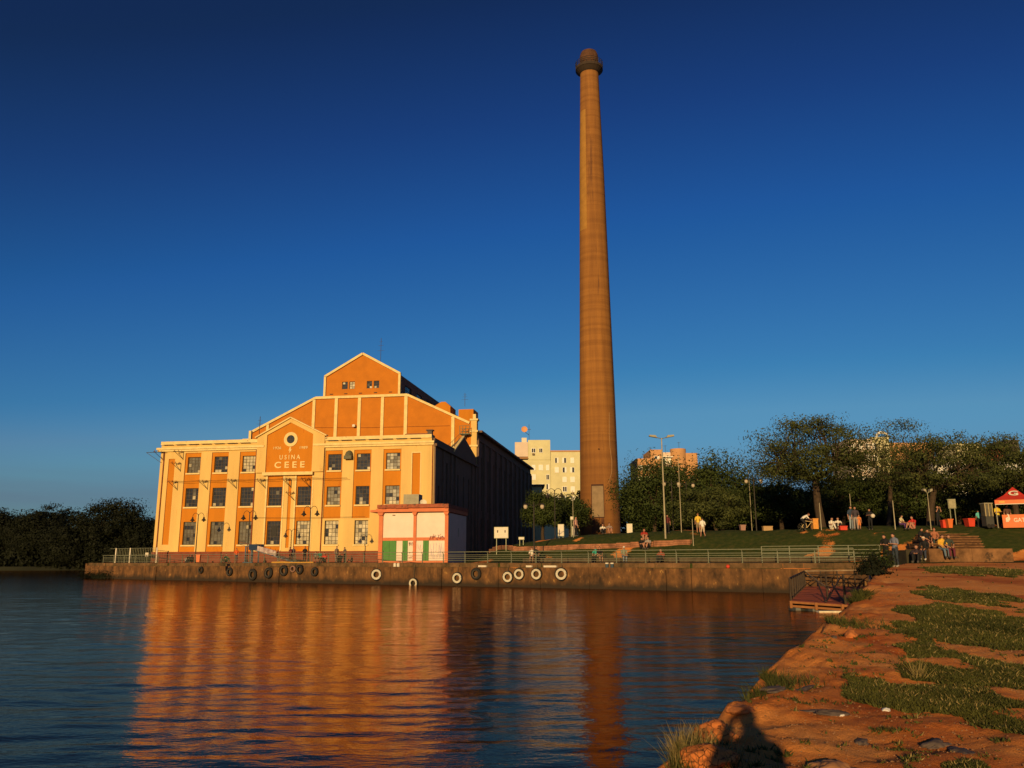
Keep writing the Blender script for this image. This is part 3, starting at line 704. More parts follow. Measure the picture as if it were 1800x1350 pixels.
# roof extras
MB().prism([(33.4, 17.9), (38.1, 17.9), (37.9, 18.9), (34.6, 18.9)], 1.4, 4.0).build('roof_hatch', nmat('rusty_hatch', (.24, .10, .05), .9, .2, 2), B)
MB().box(37.75, 38.35, .8, 1.4, 18.5, 19.1).box(37.6, 38.5, .65, 1.5, 19.103, 19.25).build('chimney_pot', M['roof'], B)
MB().box(-.55 + 12.55, 12.95, -.1, .5, 18.52, 18.6).build('cap_stone', M['trim'], B)
MB().box(.0 + 12.2, 12.55, 1.2, 1.6, 18.0, 19.9).build('vent_stack', M['trim'], B)
for s_, z0, z1, t_ in ((13.6, 18.4, 21.9, 1.5), (20.8, 36.0, 40.5, G + 4), (33.3, 30, 32.5, 42)):
    mb = MB().beam((s_, t_, z0), (s_, t_, z1), .06)
    for q in (.5, .7, .85): mb.beam((s_ - .9 * (1.2 - q), t_, z0 + (z1 - z0) * q), (s_ + .9 * (1.2 - q), t_, z0 + (z1 - z0) * q), .03)
    mb.build('aerial', M['darksteel'], B)
# drain pipes
for x in (14.15, 24.02 - .15, .55, 38.75):
    mb = MB().tube([(x, -.1, 17.1), (x, -.1, 3.6)], .07, 8); mb.build('downpipe', M['rust'], B)
# domed cowl on the front wall
MB().add(*(lambda v, f: (v, f))([(27.35 + .55 * math.cos(a) * math.sin(b), -.75 * math.cos(b) - .02, 15.9 + .75 * math.sin(a) * math.sin(b)) for b in [0, .35, .7, 1.05, 1.4, 1.57] for a in [math.pi * k / 10 for k in range(11)]],
    [(i * 11 + k, i * 11 + k + 1, (i + 1) * 11 + k + 1, (i + 1) * 11 + k) for i in range(5) for k in range(10)])).box(26.82, 27.88, -.7, -.02, 15.45, 15.9).build('siren_cowl', nmat('cowl_green', (.11, .11, .07), .7, .1, 3), B)
# wall brackets with insulators
def bracket(s, z, out=1.1, n=3, dirn=-1):
    m_ = MB(); y0 = -.02
    m_.beam((s, y0, z), (s - .9, -out, z + .02), .06).beam((s, y0, z - 1.0), (s - .75, -out * .85, z - .05), .05).beam((s, y0, z + .1), (s, y0, z - 1.1), .06)
    br = m_.build('wall_bracket', M['darksteel'], B)
    m2 = MB()
    for k in range(n):
        q = (k + .6) / n; x = s - .9 * q; y = -out * q; m2.tube([(x, y, z + .03), (x, y, z + .12), (x, y, z + .24)], [.03, .06, .04], 6)
    m2.build('insulator', M['rust'], br)
for s, z in ((3.4, 17.0), (3.15, 15.4), (2.9, 12.85), (7.35, 12.85), (11.55, 12.9), (15.75, 12.85), (19.35, 12.9), (22.0, 12.9), (20.0, 11.1), (.4, 17.0)): bracket(s, z)
mb = MB().beam((-1.9, -.5, 17.0), (.9, -.5, 17.05), .07).beam((-1.9, -.5, 17.0), (.2, -.1, 15.6), .05); mb.build('wall_bracket', M['darksteel'], B)
mb = MB()
pts = [(2.3, 12.95), (6.9, 12.95), (11.1, 13.0), (15.2, 12.95), (18.9, 13.0), (22.6, 13.0), (27.5, 12.9)]
for dz, dy in ((0.05, -.9), (-.02, -.55)):
    for (a, b), (c, d) in zip(pts[:-1], pts[1:]):
        m_ = ((a + c) / 2, dy, (b + d) / 2 - .12 + dz); mb.tube([(a, dy, b + dz), m_, (c, dy, d + dz)], .018, 4)
mb.tube([(14.2, -.5, 8.0), (20, -.5, 7.85), (30, -.5, 7.9)], .018, 4)
mb.build('cable', M['darksteel'], B)
MB().box(18.05, 18.15, G - .4, G - .0, 24.2, 24.3).box(17.85, 18.3, G - .75, G - .4, 24.1, 24.5).build('floodlight', M['white'], B)
mb = MB().tube([(10, G - .1, 24.3), (20, G - .1, 24.0), (34.4, G - .1, 23.9)], .02, 4).build('cable', M['rust'], B)

# ------------------------------------------------------------------ pump house annex
A = thing('pump_house', 'small pale pink and salmon pump house with green doors and graffiti', 'building', (-14.55, 91.5, 0), -ALPHA)
MB().box(.05, 7.7, .12, 9, 2.0, 7.4).build('wall', M['pink'], A)
for a, b in ((0, .45), (3.9, 4.22), (7.4, 7.78)):
    MB().box(a, b, -.05, .115, 2.05, 7.15).build('column', M['aorange'], A)
    MB().prism([(a + .02, 7.15), (b - .02, 7.15), (b + .12, 7.5), (a - .12, 7.5)], -.28, .115).build('column_head', M['aorange'], A)
MB().box(.453, 3.897, .02, .115, 4.45, 4.78).build('beam', M['aorange'], A); MB().box(4.223, 7.397, .02, .115, 4.45, 4.78).build('beam', M['aorange'], A)
MB().box(-.9, 7.85, -.4, 9.2, 7.5, 7.75).box(-.3, 7.85, -.25, 9.1, 7.753, 7.88).build('roof_slab', M['aorange'], A)
mb = MB(); x = -.1
while x < 7.7:
    w = random.uniform(.35, .8); mb.box(x, min(x + w, 7.9) - .004, -.5 + random.uniform(-.03, .03), 9.2, 7.90 + random.uniform(-.04, .03), 8.32 + random.uniform(-.035, .02)); x += w
mb.build('parapet', M['aroof'], A)
MB().box(0.0, 7.75, -.12, -.06, 2.02, 2.3).build('plinth', M['aorange'], A)
for a, b in ((.47, 2.0), (2.7, 3.28), (5.0, 5.62)):
    d = MB().box(a, b, .03, .115, 2.25, 4.445).build('door', M['green'], A)
    MB().box((a + b) / 2 - .015, (a + b) / 2 + .015, .02, .028, 2.3, 4.42).build('door_joint', pm((.02, .08, .015)), d)
    MB().box(a + .08, a + .13, -.02, .028, 3.2, 3.4).build('handle', M['darksteel'], d)
def scribble(x0, x1, z0, z1, y, n, mat, r=.018, seed=1):
    rr = random.Random(seed); mb = MB(); x = x0
    while x < x1:
        w = rr.uniform(.12, .3); pts = []
        for k in range(n): pts.append((x + w * (k / (n - 1)) + rr.uniform(-.06, .06), y, rr.uniform(z0, z1)))
        for p, q in zip(pts[:-1], pts[1:]): mb.beam(p, q, r * 1.2, r * 1.8)
        x += w + .04
    return mb.build('graffiti', mat, A)
scribble(5.75, 7.2, 4.45, 4.95, .005, 6, pm((.20, .05, .04)), .02, 4)
scribble(6.0, 7.0, 4.9, 5.15, .105, 4, pm((.20, .05, .04)), .015, 9)
scribble(3.33, 3.85, 3.85, 4.3, .105, 6, pm((.06, .03, .04)), .02, 5)
scribble(3.45, 3.8, 3.1, 3.35, .105, 5, pm((.06, .03, .04)), .02, 6)
scribble(3.4, 3.75, 2.6, 2.8, .105, 4, pm((.25, .10, .06)), .02, 7)
scribble(4.35, 4.8, 3.2, 4.1, .105, 5, pm((.50, .30, .34)), .012, 8)
scribble(5.8, 7.2, 2.5, 4.2, .105, 6, pm((.42, .38, .48)), .012, 11)
MB().box(1.5, 1.8, -.02, .115, 7.15, 7.22).build('wall_lamp', M['darksteel'], A)
MB().box(7.705, 7.73, 4.9, 5.1, 4.9, 5.9).build('side_window', M['g_pale'], A)
ac = MB().box(0, 1.75, 0, 1.5, 0, 1.25).build('rooftop_unit', M['grey'], None, label='grey sheet metal box standing on the flat roof of the pink pump house', cat='equipment')
ac.location = bl(0, 0) * 0 + Vector((-14.55, 91.5, 8.32)) + e1 * 2.1 + n1 * 2.0; ac.rotation_euler = (0, 0, -ALPHA)
dish = MB().lathe([(.02, 0), (.25, .05), (.38, .14), (.40, .17)], n=14).build('satellite_dish', M['white'], None, label='small white dish lying on the pump house roof beside the grey box', cat='dish', loc=Vector((-14.55, 91.5, 8.5)) + e1 * 4.6 + n1 * 1.2)
dish.rotation_euler = (R(60), R(10), 0)

# ------------------------------------------------------------------ chimney
def chimney_material():
    m = nmat('chimney_concrete', (.27, .118, .026), .9, .10, .8, .3, 3, col2=(.185, .078, .02), streak=True, stain=((.13, .055, .02), .55, .60)); m.node_tree.nodes['Mapping'].inputs['Scale'].default_value = (1, 1, .05)
    N, K = m.node_tree.nodes, m.node_tree.links; p = N['Principled BSDF']; src = p.inputs['Base Color'].links[0].from_socket
    tc = N.new('ShaderNodeTexCoord'); sx = N.new('ShaderNodeSeparateXYZ'); K.new(tc.outputs['Object'], sx.inputs[0])
    n = N.new('ShaderNodeTexNoise'); n.noise_dimensions = '1D'; n.inputs['Scale'].default_value = .9; n.inputs['Detail'].default_value = 8; K.new(sx.outputs[2], n.inputs['W'])
    cr = N.new('ShaderNodeValToRGB'); cr.color_ramp.elements[0].color = (.55, .48, .45, 1); cr.color_ramp.elements[1].color = (1.1, 1.1, 1.05, 1); cr.color_ramp.elements[0].position = .35; cr.color_ramp.elements[1].position = .6
    K.new(n.outputs[0], cr.inputs[0])
    mx = N.new('ShaderNodeMix'); mx.data_type = 'RGBA'; mx.blend_type = 'MULTIPLY'; mx.inputs['Factor'].default_value = .32; K.new(src, mx.inputs['A']); K.new(cr.outputs[0], mx.inputs['B'])
    # darker towards the base
    mr = N.new('ShaderNodeMapRange'); mr.inputs['From Min'].default_value = 0; mr.inputs['From Max'].default_value = 26; mr.inputs['To Min'].default_value = .45; mr.inputs['To Max'].default_value = 0; K.new(sx.outputs[2], mr.inputs[0])
    m2 = N.new('ShaderNodeMix'); m2.data_type = 'RGBA'; m2.inputs['B'].default_value = (.09, .035, .018, 1); K.new(mr.outputs[0], m2.inputs['Factor']); K.new(mx.outputs['Result'], m2.inputs['A'])
    K.new(m2.outputs['Result'], p.inputs['Base Color']); return m
M['chim'] = chimney_material()
CH = thing('factory_chimney', 'very tall tapering brown factory chimney with a collar near its top', 'chimney', (15.72, 150, 4.6)); CH.scale = (1, 1, .987)
prof = [(3.62, -1), (3.6, 2), (3.25, 26.9), (2.83, 48.9), (2.40, 72.2), (2.04, 85.7), (1.84, 93.9), (1.80, 95.8)]
dense = []
for (r0, z0), (r1, z1) in zip(prof[:-1], prof[1:]):
    n = max(1, int((z1 - z0) / 1.6))
    for k in range(n): dense.append((r0 + (r1 - r0) * k / n, z0 + (z1 - z0) * k / n))
dense.append(prof[-1])
d2 = []
for r, z in dense: d2 += [(r, z), (r, z + .06), (r - .015, z + .075), (r - .015, z + .12), (r, z + .135)]
MB().lathe(d2[:-2], n=64).build('shaft', M['chim'], CH, smooth=False)
MB().lathe([(1.86, 94.3), (2.1, 94.5), (2.65, 95.1), (2.75, 95.15), (2.75, 95.75), (1.9, 95.75)], n=24).build('collar', nmat('sooty_collar', (.045, .03, .02), .9, .1, 2), CH)
mb = MB()
for k in range(20): t = 2 * math.pi * k / 20; mb.beam((2.72 * math.cos(t), 2.72 * math.sin(t), 95.7), (2.72 * math.cos(t), 2.72 * math.sin(t), 96.8), .07)
for zz in (96.05, 96.4, 96.8):
    mb.tube([(2.72 * math.cos(2 * math.pi * k / 20), 2.72 * math.sin(2 * math.pi * k / 20), zz) for k in range(21)], .06, 4)
mb.build('collar_railing', M['darksteel'], CH)
MB().lathe([(1.80, 95.62), (1.86, 97.4), (1.82, 98.5), (1.55, 99.2), (1.0, 99.5), (.0, 99.55)], n=32).build('crown', nmat('dark_crown', (.10, .045, .022), .9, .2, 1.2, .3, 4), CH)
# panel, pale band, small things on the shaft (on the side turned to the river)
def on_shaft(name, mat, th0, th1, z0, z1, out, nseg=6):
    m_ = MB(); vs = []; rr = lambda z: float(np.interp(z, [p[1] for p in prof], [p[0] for p in prof]))
    N_ = nseg
    zs = np.linspace(z0, z1, 12)
    for z in zs:
        for k in range(N_ + 1):
            t = R(th0 + (th1 - th0) * k / N_); vs.append(((rr(z) + out) * math.sin(t), -(rr(z) + out) * math.cos(t), z))
    fs = [(i * (N_ + 1) + k, i * (N_ + 1) + k + 1, (i + 1) * (N_ + 1) + k + 1, (i + 1) * (N_ + 1) + k) for i in range(len(zs) - 1) for k in range(N_)]
    return m_.add(vs, fs).build(name, mat, CH)
dpx = lambda x: math.degrees(math.asin(max(-1, min(1, (x - 1054.5) / 36)))) - 6
on_shaft('opening_frame', pm((.05, .02, .012)), dpx(1039.5), dpx(1062), 4.9, 10.9, .03)
on_shaft('bricked_up_opening', nmat('grey_render', (.24, .17, .10), .9, .1, 1.0, .2, 6), dpx(1041), dpx(1061), 5.1, 10.6, .12)
on_shaft('soot_stain', nmat('soot_stain_old', (.11, .045, .022), .95, .2, 1), dpx(1040), dpx(1046), -.8, 4.85, .02)
on_shaft('soot_stain', bpy.data.materials['soot_stain_old'], dpx(1056), dpx(1061.5), -.8, 4.85, .02)
on_shaft('pale_band', nmat('pale_concrete', (.34, .17, .035), .9, .08, .8), -78, -32, 60, 85.6, .025)  # paler strip down the left of the upper shaft
on_shaft('lightning_conductor', pm((.05, .03, .02)), 58, 60.0, 12, 93, .04, 1)
mb = MB(); pts = []
for z, t in ((24, 33), (20, 30), (17.5, 31), (15, 36), (13.0, 34), (11.2, 22)):
    r_ = float(np.interp(z, [p[1] for p in prof], [p[0] for p in prof])) + .03; pts.append((r_ * math.sin(R(t)), -r_ * math.cos(R(t)), z))
mb.tube(pts, .05, 5); mb.build('crack', pm((.34, .20, .09)), CH)
MB().ball((-.3, -3.45, 17.2), .14, 8).build('bolt_hole', M['black'], CH)

# ------------------------------------------------------------------ apartment blocks
M['apt'] = nmat('pale_yellow_render', (.58, .54, .32), .9, .06, .3, .1, 3)
M['apt_pink'] = nmat('pinkish_render', (.62, .50, .40), .9, .05, .3)
M['apt_or'] = nmat('orange_tan_render', (.50, .27, .12), .9, .05, .3)
M['shutter'] = nmat('white_shutter', (.74, .72, .66), .7, .05, 2)
def block_windows(par, xs, zs, w, h, y, skip=.06):
    for z in zs:
        for x in xs:
            if random.random() < skip: continue
            r = random.random(); ww = w * random.uniform(.85, 1.1)
            f = MB().box(x - ww / 2, x + ww / 2, y - .14, y - .01, z, z + h).build('window', M['shutter'], par)
            if r < .55:
                m_ = MB()
                if r < .25:
                    for q in (-.22, .22): m_.box(x + q * ww - .17 * ww, x + q * ww + .17 * ww, y - .16, y - .143, z + .15, z + h - .15)
                else: m_.box(x - ww * (.42 if r < .4 else .05), x + ww * (.05 if r < .4 else .42), y - .16, y - .143, z + .08, z + h - .08)
                m_.build('pane', M['g_dark'], f)
            if random.random() < .3: MB().box(x - .4, x + .35, y - .6, y - .15, z - .75, z - .2).build('air_conditioner', pm((.16, .11, .07)), f)
D_ = 260.0
AP = thing('apartment_building', 'pale yellow slab of flats with a roof tank between power station and chimney', 'building', (0, D_, 0))
MB().box(-6, 12.0, 0, 14, 2, 33.0).build('wall', M['apt'], AP)
MB().box(12.003, 26.0, .3, 14, 2, 35.6).build('wall', M['apt'], AP)
MB().box(12.0, 27.0, .0, 14, 35.6, 36.0).build('roof_parapet', M['apt_or'], AP)
MB().box(5.0, 12.0, -.2, 10, 33.0, 39.3).build('stair_tower', M['apt'], AP)
MB().box(.85, 4.99, -.4, 6, 34.0, 38.6).build('roof_house', M['apt_pink'], AP); MB().box(.4, 5.0, -.8, 6, 33.4, 33.7).build('roof_slab', M['apt_or'], AP)
MB().box(3.0, 4.6, 1, 3, 38.6, 40.2).build('roof_tank', M['white'], AP)
block_windows(AP, [3.9, 6.7, 9.0], [29.7, 26.7, 23.7, 20.7, 17.7, 14.7], 1.25, 1.75, 0)
block_windows(AP, [14.0, 16.4, 18.9], [32.0, 29.0, 26.0, 23.0, 20.0, 17.0], 1.35, 1.7, .3, .1)
block_windows(AP, [6.7, 9.0], [35.2], 1.3, 1.5, -.2, 0)
block_windows(AP, [11.1], [29.7, 26.7, 23.7, 20.7], 1.1, 1.75, 0, 0)
mb = MB().beam((5.4, 2, 39.3), (5.4, 2, 44.6), .12).beam((4.6, 2, 43), (6.0, 2, 43), .1).beam((5.4, 2, 41.2), (3.9, 1, 42.2), .1).build('mast', M['darksteel'], AP)
dd = MB().lathe([(.05, 0), (.7, .12), (1.0, .3)], n=16).build('dish', pm((.62, .30, .13)), AP); dd.location = (3.9, .8, 42.8); dd.rotation_euler = (R(80), 0, R(0))
LB = thing('low_house', 'low brown roofed house front glimpsed behind trees left of the chimney', 'building', (4, 200, 0))
MB().box(-3.5, 3.2, 0, 10, 2, 19.6).build('wall', M['apt'], LB); MB().box(-4.5, 3.8, -.8, 10.5, 19.6, 20.0).build('roof', M['roof'], LB)
D2 = 185.0
AQ = thing('apartment_building', 'orange tan flats with a rounded tower rising behind the dense trees', 'building', (0, D2, 0))
MB().box(34.5, 39.0, 0, 12, 4, 29.8).build('wall', M['apt_or'], AQ); MB().box(38.4, 41.8, -.6, 12, 4, 32.2).build('wall', M['apt_or'], AQ)
MB().box(41.81, 45.6, 1.5, 12, 4, 31.7).build('wall', M['apt_pink'], AQ)
MB().lathe([(2.2, 4), (2.2, 32.6), (0, 32.6)], (46.6, 1.8, 0), 24).build('round_tower', M['apt_or'], AQ, smooth=False)
MB().box(47.5, 51.8, .8, 12, 4, 31.4).build('wall', M['apt_or'], AQ)
for z in (24.5, 27.4, 30.2): MB().box(41.9, 45.3, .4, 1.49, z, z + .25).build('balcony_slab', M['shutter'], AQ)
block_windows(AQ, [35.6, 37.5], [26.5, 23.5], 1.2, 1.4, 0, 0); block_windows(AQ, [42.7, 44.2], [28.4, 25.4], 1.2, 1.6, 1.5, 0); block_windows(AQ, [40.2], [29.5], 1.4, .9, -.6, 0)
for x_, z_ in ((39.0, 33.4), (43.3, 33.9), (47.2, 34.8)): MB().beam((x_, 3, z_ - 1.8), (x_, 3, z_), .08).beam((x_ - .5, 3, z_ - .2), (x_ + .5, 3, z_ - .2), .06).build('aerial', M['darksteel'], AQ)
AQ.scale = (.804, .804, .804); AQ.location = (0, D2, .48)
def px_box(par, x0, y0, x1, y1, Y, depth, mat, name='wall', zb=4):
    a, b = at(x0, y0, Y), at(x1, y0, Y); return MB().box(a.x, b.x, Y, Y + depth, zb, (a.z + b.z) / 2).build(name, mat, par)
AR = thing('apartment_building', 'white flats with an arched roof piece showing through the thin crowns', 'building')
px_box(AR, 1490, 772, 1532, 830, 220, 12, M['apt_pink']); px_box(AR, 1533, 768, 1562, 830, 221, 12, M['apt']); px_box(AR, 1563, 778, 1640, 830, 224, 12, M['apt_or'])
c = at(1552, 768, 221); mb = MB().tube([(c.x + 1.5 * math.cos(t), 221.5, c.z + 1.3 * math.sin(t)) for t in [math.pi * k / 12 for k in range(13)]], .35, 8); mb.build('arched_roof', M['shutter'], AR)
a = at(1500, 790, 220)
block_windows(AR, [a.x + k * 1.9 for k in range(4)], [a.z - 3 * k for k in range(4)], 1.1, 1.6, 220, 0)
AS = thing('apartment_building', 'long pale building with low storeys behind the trees near the tent', 'building')
px_box(AS, 1640, 812, 1850, 850, 200, 12, M['shutter']); px_box(AS, 1680, 779, 1724, 810, 203, 10, M['apt']); px_box(AS, 1725, 787, 1765, 812, 203, 10, M['rust'], 'wall')
a = at(1650, 822, 200); block_windows(AS, [a.x + k * 2.4 for k in range(11)], [a.z, a.z - 3], 1.5, 1.3, 200, 0)
AT = thing('tower_block', 'dark narrow tower at the right edge above the tree crowns', 'building')
px_box(AT, 1768, 773, 1790, 820, 230, 10, M['roof']); px_box(AT, 1789.8, 800, 1830, 820, 231, 10, M['shutter'], 'side_wing')

# ------------------------------------------------------------------ trees
def leaf_mat(name, col, col2):
    m = bpy.data.materials.new(name); m.use_nodes = True; N, K = m.node_tree.nodes, m.node_tree.links
    p = N['Principled BSDF']; p.inputs['Roughness'].default_value = .75; p.inputs['Specular IOR Level'].default_value = .15
    g = N.new('ShaderNodeNewGeometry'); n = N.new('ShaderNodeTexNoise'); n.inputs['Scale'].default_value = .55; n.inputs['Detail'].default_value = 5
    K.new(g.outputs['Position'], n.inputs['Vector'])
    n2 = N.new('ShaderNodeMath'); n2.operation = 'MULTIPLY_ADD'; K.new(g.outputs['Random Per Island'], n2.inputs[0]); n2.inputs[1].default_value = .35; K.new(n.outputs[0], n2.inputs[2])
    r = N.new('ShaderNodeValToRGB'); r.color_ramp.elements[0].position = .38; r.color_ramp.elements[1].position = .92
    r.color_ramp.elements[0].color = (*col2, 1); r.color_ramp.elements[1].color = (*col, 1); K.new(n2.outputs[0], r.inputs[0]); K.new(r.outputs[0], p.inputs['Base Color'])
    return m
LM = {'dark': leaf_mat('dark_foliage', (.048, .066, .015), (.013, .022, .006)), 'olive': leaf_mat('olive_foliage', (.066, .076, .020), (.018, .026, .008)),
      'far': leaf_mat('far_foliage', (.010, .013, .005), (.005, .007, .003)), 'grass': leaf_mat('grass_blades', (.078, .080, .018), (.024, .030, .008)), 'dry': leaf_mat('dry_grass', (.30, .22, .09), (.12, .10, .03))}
def quads_mesh(name, cen, size, mat, seed, flat=.0):
    rg = np.random.default_rng(seed); n = len(cen)
    d = rg.normal(size=(n, 3)); d /= np.linalg.norm(d, axis=1)[:, None]
    e = rg.normal(size=(n, 3)); e[:, 2] *= (1 - flat); e -= (e * d).sum(1)[:, None] * d; e /= np.linalg.norm(e, axis=1)[:, None]
    sz = size * rg.uniform(.5, 1.25, n)[:, None]
    f_ = np.cross(d, e)
    v = np.stack([cen - e * sz * .5, cen + f_ * sz * .26, cen + e * sz * .5, cen - f_ * sz * .26], 1).reshape(-1, 3)
    me = bpy.data.meshes.new(name); me.vertices.add(4 * n); me.vertices.foreach_set('co', v.ravel().astype(np.float32))
    me.loops.add(4 * n); me.loops.foreach_set('vertex_index', np.arange(4 * n)); me.polygons.add(n); me.polygons.foreach_set('loop_start', np.arange(0, 4 * n, 4)); me.update(calc_edges=True)
    me.materials.append(mat); return me
def tree(name, label, base, ctr, rad, nclump=70, nleaf=110, leaf=.34, dens=2.3, mat='dark', tr=.3, seed=1, umb=False, sparse=1.0, group=None, fork=.45, hollow=.35, cat='tree'):
    rr = random.Random(seed); rg = np.random.default_rng(seed)
    base = Vector(base); ctr = Vector(ctr) - base; t = thing(name, label, cat, base, 0, group)
    fk = Vector((ctr.x * .5, ctr.y * .5, (ctr.z - rad[2] * .5) * (fork + .5)))
    mb = MB(); mid = Vector((fk.x * .35 + rr.uniform(-.2, .2), fk.y * .4, fk.z * .5))
    mb.tube([(0, 0, -.4), (0, 0, .1), mid, fk], [tr * 1.45, tr * 1.05, tr * .85, tr * .7], 9)
    cl = []
    for k in range(nclump):
        while True:
            p = Vector((rr.uniform(-1, 1), rr.uniform(-1, 1), rr.uniform(-.75 if not umb else -.6, 1)))
            if hollow < p.length < 1: break
        c = Vector((ctr.x + p.x * rad[0], ctr.y + p.y * rad[1], ctr.z + p.z * rad[2])); cl.append(c)
    prim = []
    for k in range(7 if umb else 5):
        a = 2 * math.pi * (k + rr.random() * .5) / (7 if umb else 5); c = Vector((ctr.x + rad[0] * .5 * math.cos(a), ctr.y + rad[1] * .5 * math.sin(a), ctr.z - rad[2] * (.15 if umb else .25)))
        m_ = fk.lerp(c, .5) + Vector((rr.uniform(-.3, .3), rr.uniform(-.3, .3), -.1 * rad[2])); mb.tube([fk - Vector((0, 0, .1)), m_, c], [tr * .55, tr * .4, tr * .26], 6); prim.append(c)
    for c in cl:
        q = min(prim, key=lambda w: (w - c).length); m_ = q.lerp(c, .5) + Vector((rr.uniform(-.3, .3), rr.uniform(-.3, .3), rr.uniform(-.3, .1)))
        mb.tube([q, m_, c], [tr * .2, tr * .12, tr * .04], 4, cap=False)
    mb.build('trunk', M['bark'], t)
    cr = min(rad) * (.30 if not umb else .26)
    pts = []
    for c in cl:
        n = int(nleaf * rr.uniform(.35, 1.35) * sparse * dens)
        s_ = cr * rr.uniform(.6, 1.35)
        pts.append(np.array(c) + np.clip(rg.normal(size=(n, 3)), -1.6, 1.6) * [s_ * 1.0, s_ * 1.0, s_ * (.40 if umb else .6)])
    pts = np.concatenate(pts)
    o = link('crown', quads_mesh('crown', pts, leaf * .80, LM[mat], seed), t); return t
def ptree(name, label, x0, x1, ytop, ybot, Y, bx, **kw):
    """tree from the extent of its crown as seen, at distance Y"""
    a, b = at(x0, (ytop + ybot) / 2, Y), at(x1, (ytop + ybot) / 2, Y); zt = at((x0 + x1) / 2, ytop, Y).z; zb = at((x0 + x1) / 2, ybot, Y).z
    base = Vector((at(bx, 930, Y).x, Y, kw.pop('gz', None) or float(H(at(bx, 930, Y).x, Y)))); rx = (b.x - a.x) / 2
    return tree(name, label, base, ((a.x + b.x) / 2, Y, (zt + zb) / 2), (rx, min(rx, 6.5), (zt - zb) / 2), **kw)
GR = 'park trees on the plateau'
ptree('broadleaf_tree', 'dense dark green tree right beside the foot of the chimney', 1095, 1215, 808, 938, 112, 1150, nclump=95, nleaf=120, leaf=.42, seed=11, group=GR)
ptree('broadleaf_tree', 'tall dense tree between the lamp pole and the big spreading tree', 1205, 1325, 800, 932, 106, 1270, nclump=95, nleaf=120, leaf=.42, seed=12, group=GR)
ptree('broadleaf_tree', 'small round bushy tree with forked pale trunk behind the walking couple', 1180, 1305, 862, 930, 90, 1262, nclump=75, nleaf=110, leaf=.34, mat='olive', seed=13, tr=.18, group=GR)
ptree('broadleaf_tree', 'dark tree beside the chimney with its crown low to the lawn', 1104, 1162, 850, 940, 120, 1128, nclump=50, nleaf=110, leaf=.42, seed=33, group=GR)
ptree('spreading_tree', 'largest umbrella shaped tree with thick upright trunk behind the cyclist', 1322, 1525, 735, 872, 86, 1446, nclump=150, nleaf=120, leaf=.30, mat='olive', seed=14, umb=True, tr=.45, sparse=.8, group=GR, hollow=.2)
ptree('spreading_tree', 'thin crowned tree whose top twigs rise above its neighbours', 1500, 1650, 742, 880, 98, 1560, nclump=95, nleaf=80, leaf=.30, mat='olive', seed=15, umb=True, sparse=.5, tr=.3, group=GR, hollow=.2)
ptree('spreading_tree', 'spreading tree with a leaning trunk just above the stairs', 1560, 1745, 765, 885, 76, 1636, nclump=120, nleaf=100, leaf=.28, mat='olive', seed=16, umb=True, sparse=.7, tr=.36, group=GR, hollow=.2)
ptree('spreading_tree', 'flat topped tree at the right edge standing behind the red tent', 1690, 1860, 768, 880, 92, 1790, nclump=120, nleaf=110, leaf=.32, mat='olive', seed=17, umb=True, sparse=.8, tr=.35, group=GR, hollow=.2)
for i, (x0, x1, yt, Y, lb) in enumerate(((1310, 1430, 845, 104, 'low dark tree left of the big trunk behind the park lawn'), (1420, 1540, 835, 108, 'low dark tree right of the big spreading trunk'),
        (1520, 1640, 830, 104, 'shaded tree with slim forked trunk behind the pole without lamp'), (1625, 1745, 838, 106, 'shaded tree behind the square sign on its post'), (1725, 1850, 825, 104, 'shaded tree directly behind the red tent roof'))):
    ptree('broadleaf_tree', lb, x0, x1, yt, 915, Y, (x0 + x1) / 2 + 5, nclump=70, nleaf=105, leaf=.40, seed=40 + i, group=GR)
ptree('broadleaf_tree', 'dark tree left of the chimney in front of the yellow flats', 925, 985, 868, 930, 128, 955, nclump=55, nleaf=110, leaf=.42, seed=21, gz=4.2)
ptree('broadleaf_tree', 'second dark tree hard against the left side of the chimney', 970, 1035, 875, 930, 135, 1000, nclump=55, nleaf=110, leaf=.42, seed=22, gz=4.6)
LG = 'trees on the far left shore'
lt = [(-60, 60, 895, 1000, 240, 'far_shore tree cut by the left edge of the picture', 'far'), (20, 115, 903, 1000, 238, 'low rounded dark shore tree second from the left edge', 'far'),
      (50, 125, 884, 935, 246, 'thin bare topped tree poking above the shore trees', 'far'), (95, 150, 892, 930, 246, 'thin feathery tree between the bare topped one and the big dome', 'far'),
      (125, 262, 884, 1000, 233, 'big dome shaped dark tree just left of the power station', 'far'), (80, 170, 925, 1003, 231, 'dark bushy shore tree with branches down to the water', 'far'),
      (215, 300, 915, 990, 236, 'dark shore tree partly hidden by the left corner of the power station', 'far'), (-160, -40, 890, 1000, 250, 'far shore tree outside the left edge', 'far')]
for i, (x0, x1, yt, yb, Y, lb, mt) in enumerate(lt):
    thin = 'thin' in lb
    ptree('shore_tree', lb.replace('far_shore tree', 'dark shore tree'), x0, x1, yt, yb, Y, (x0 + x1) / 2, nclump=40 if thin else 120, nleaf=30 if thin else 190, leaf=.75, mat='far', seed=60 + i, group=LG, gz=1.0, umb=thin, tr=.35, hollow=.1 if not thin else .4)
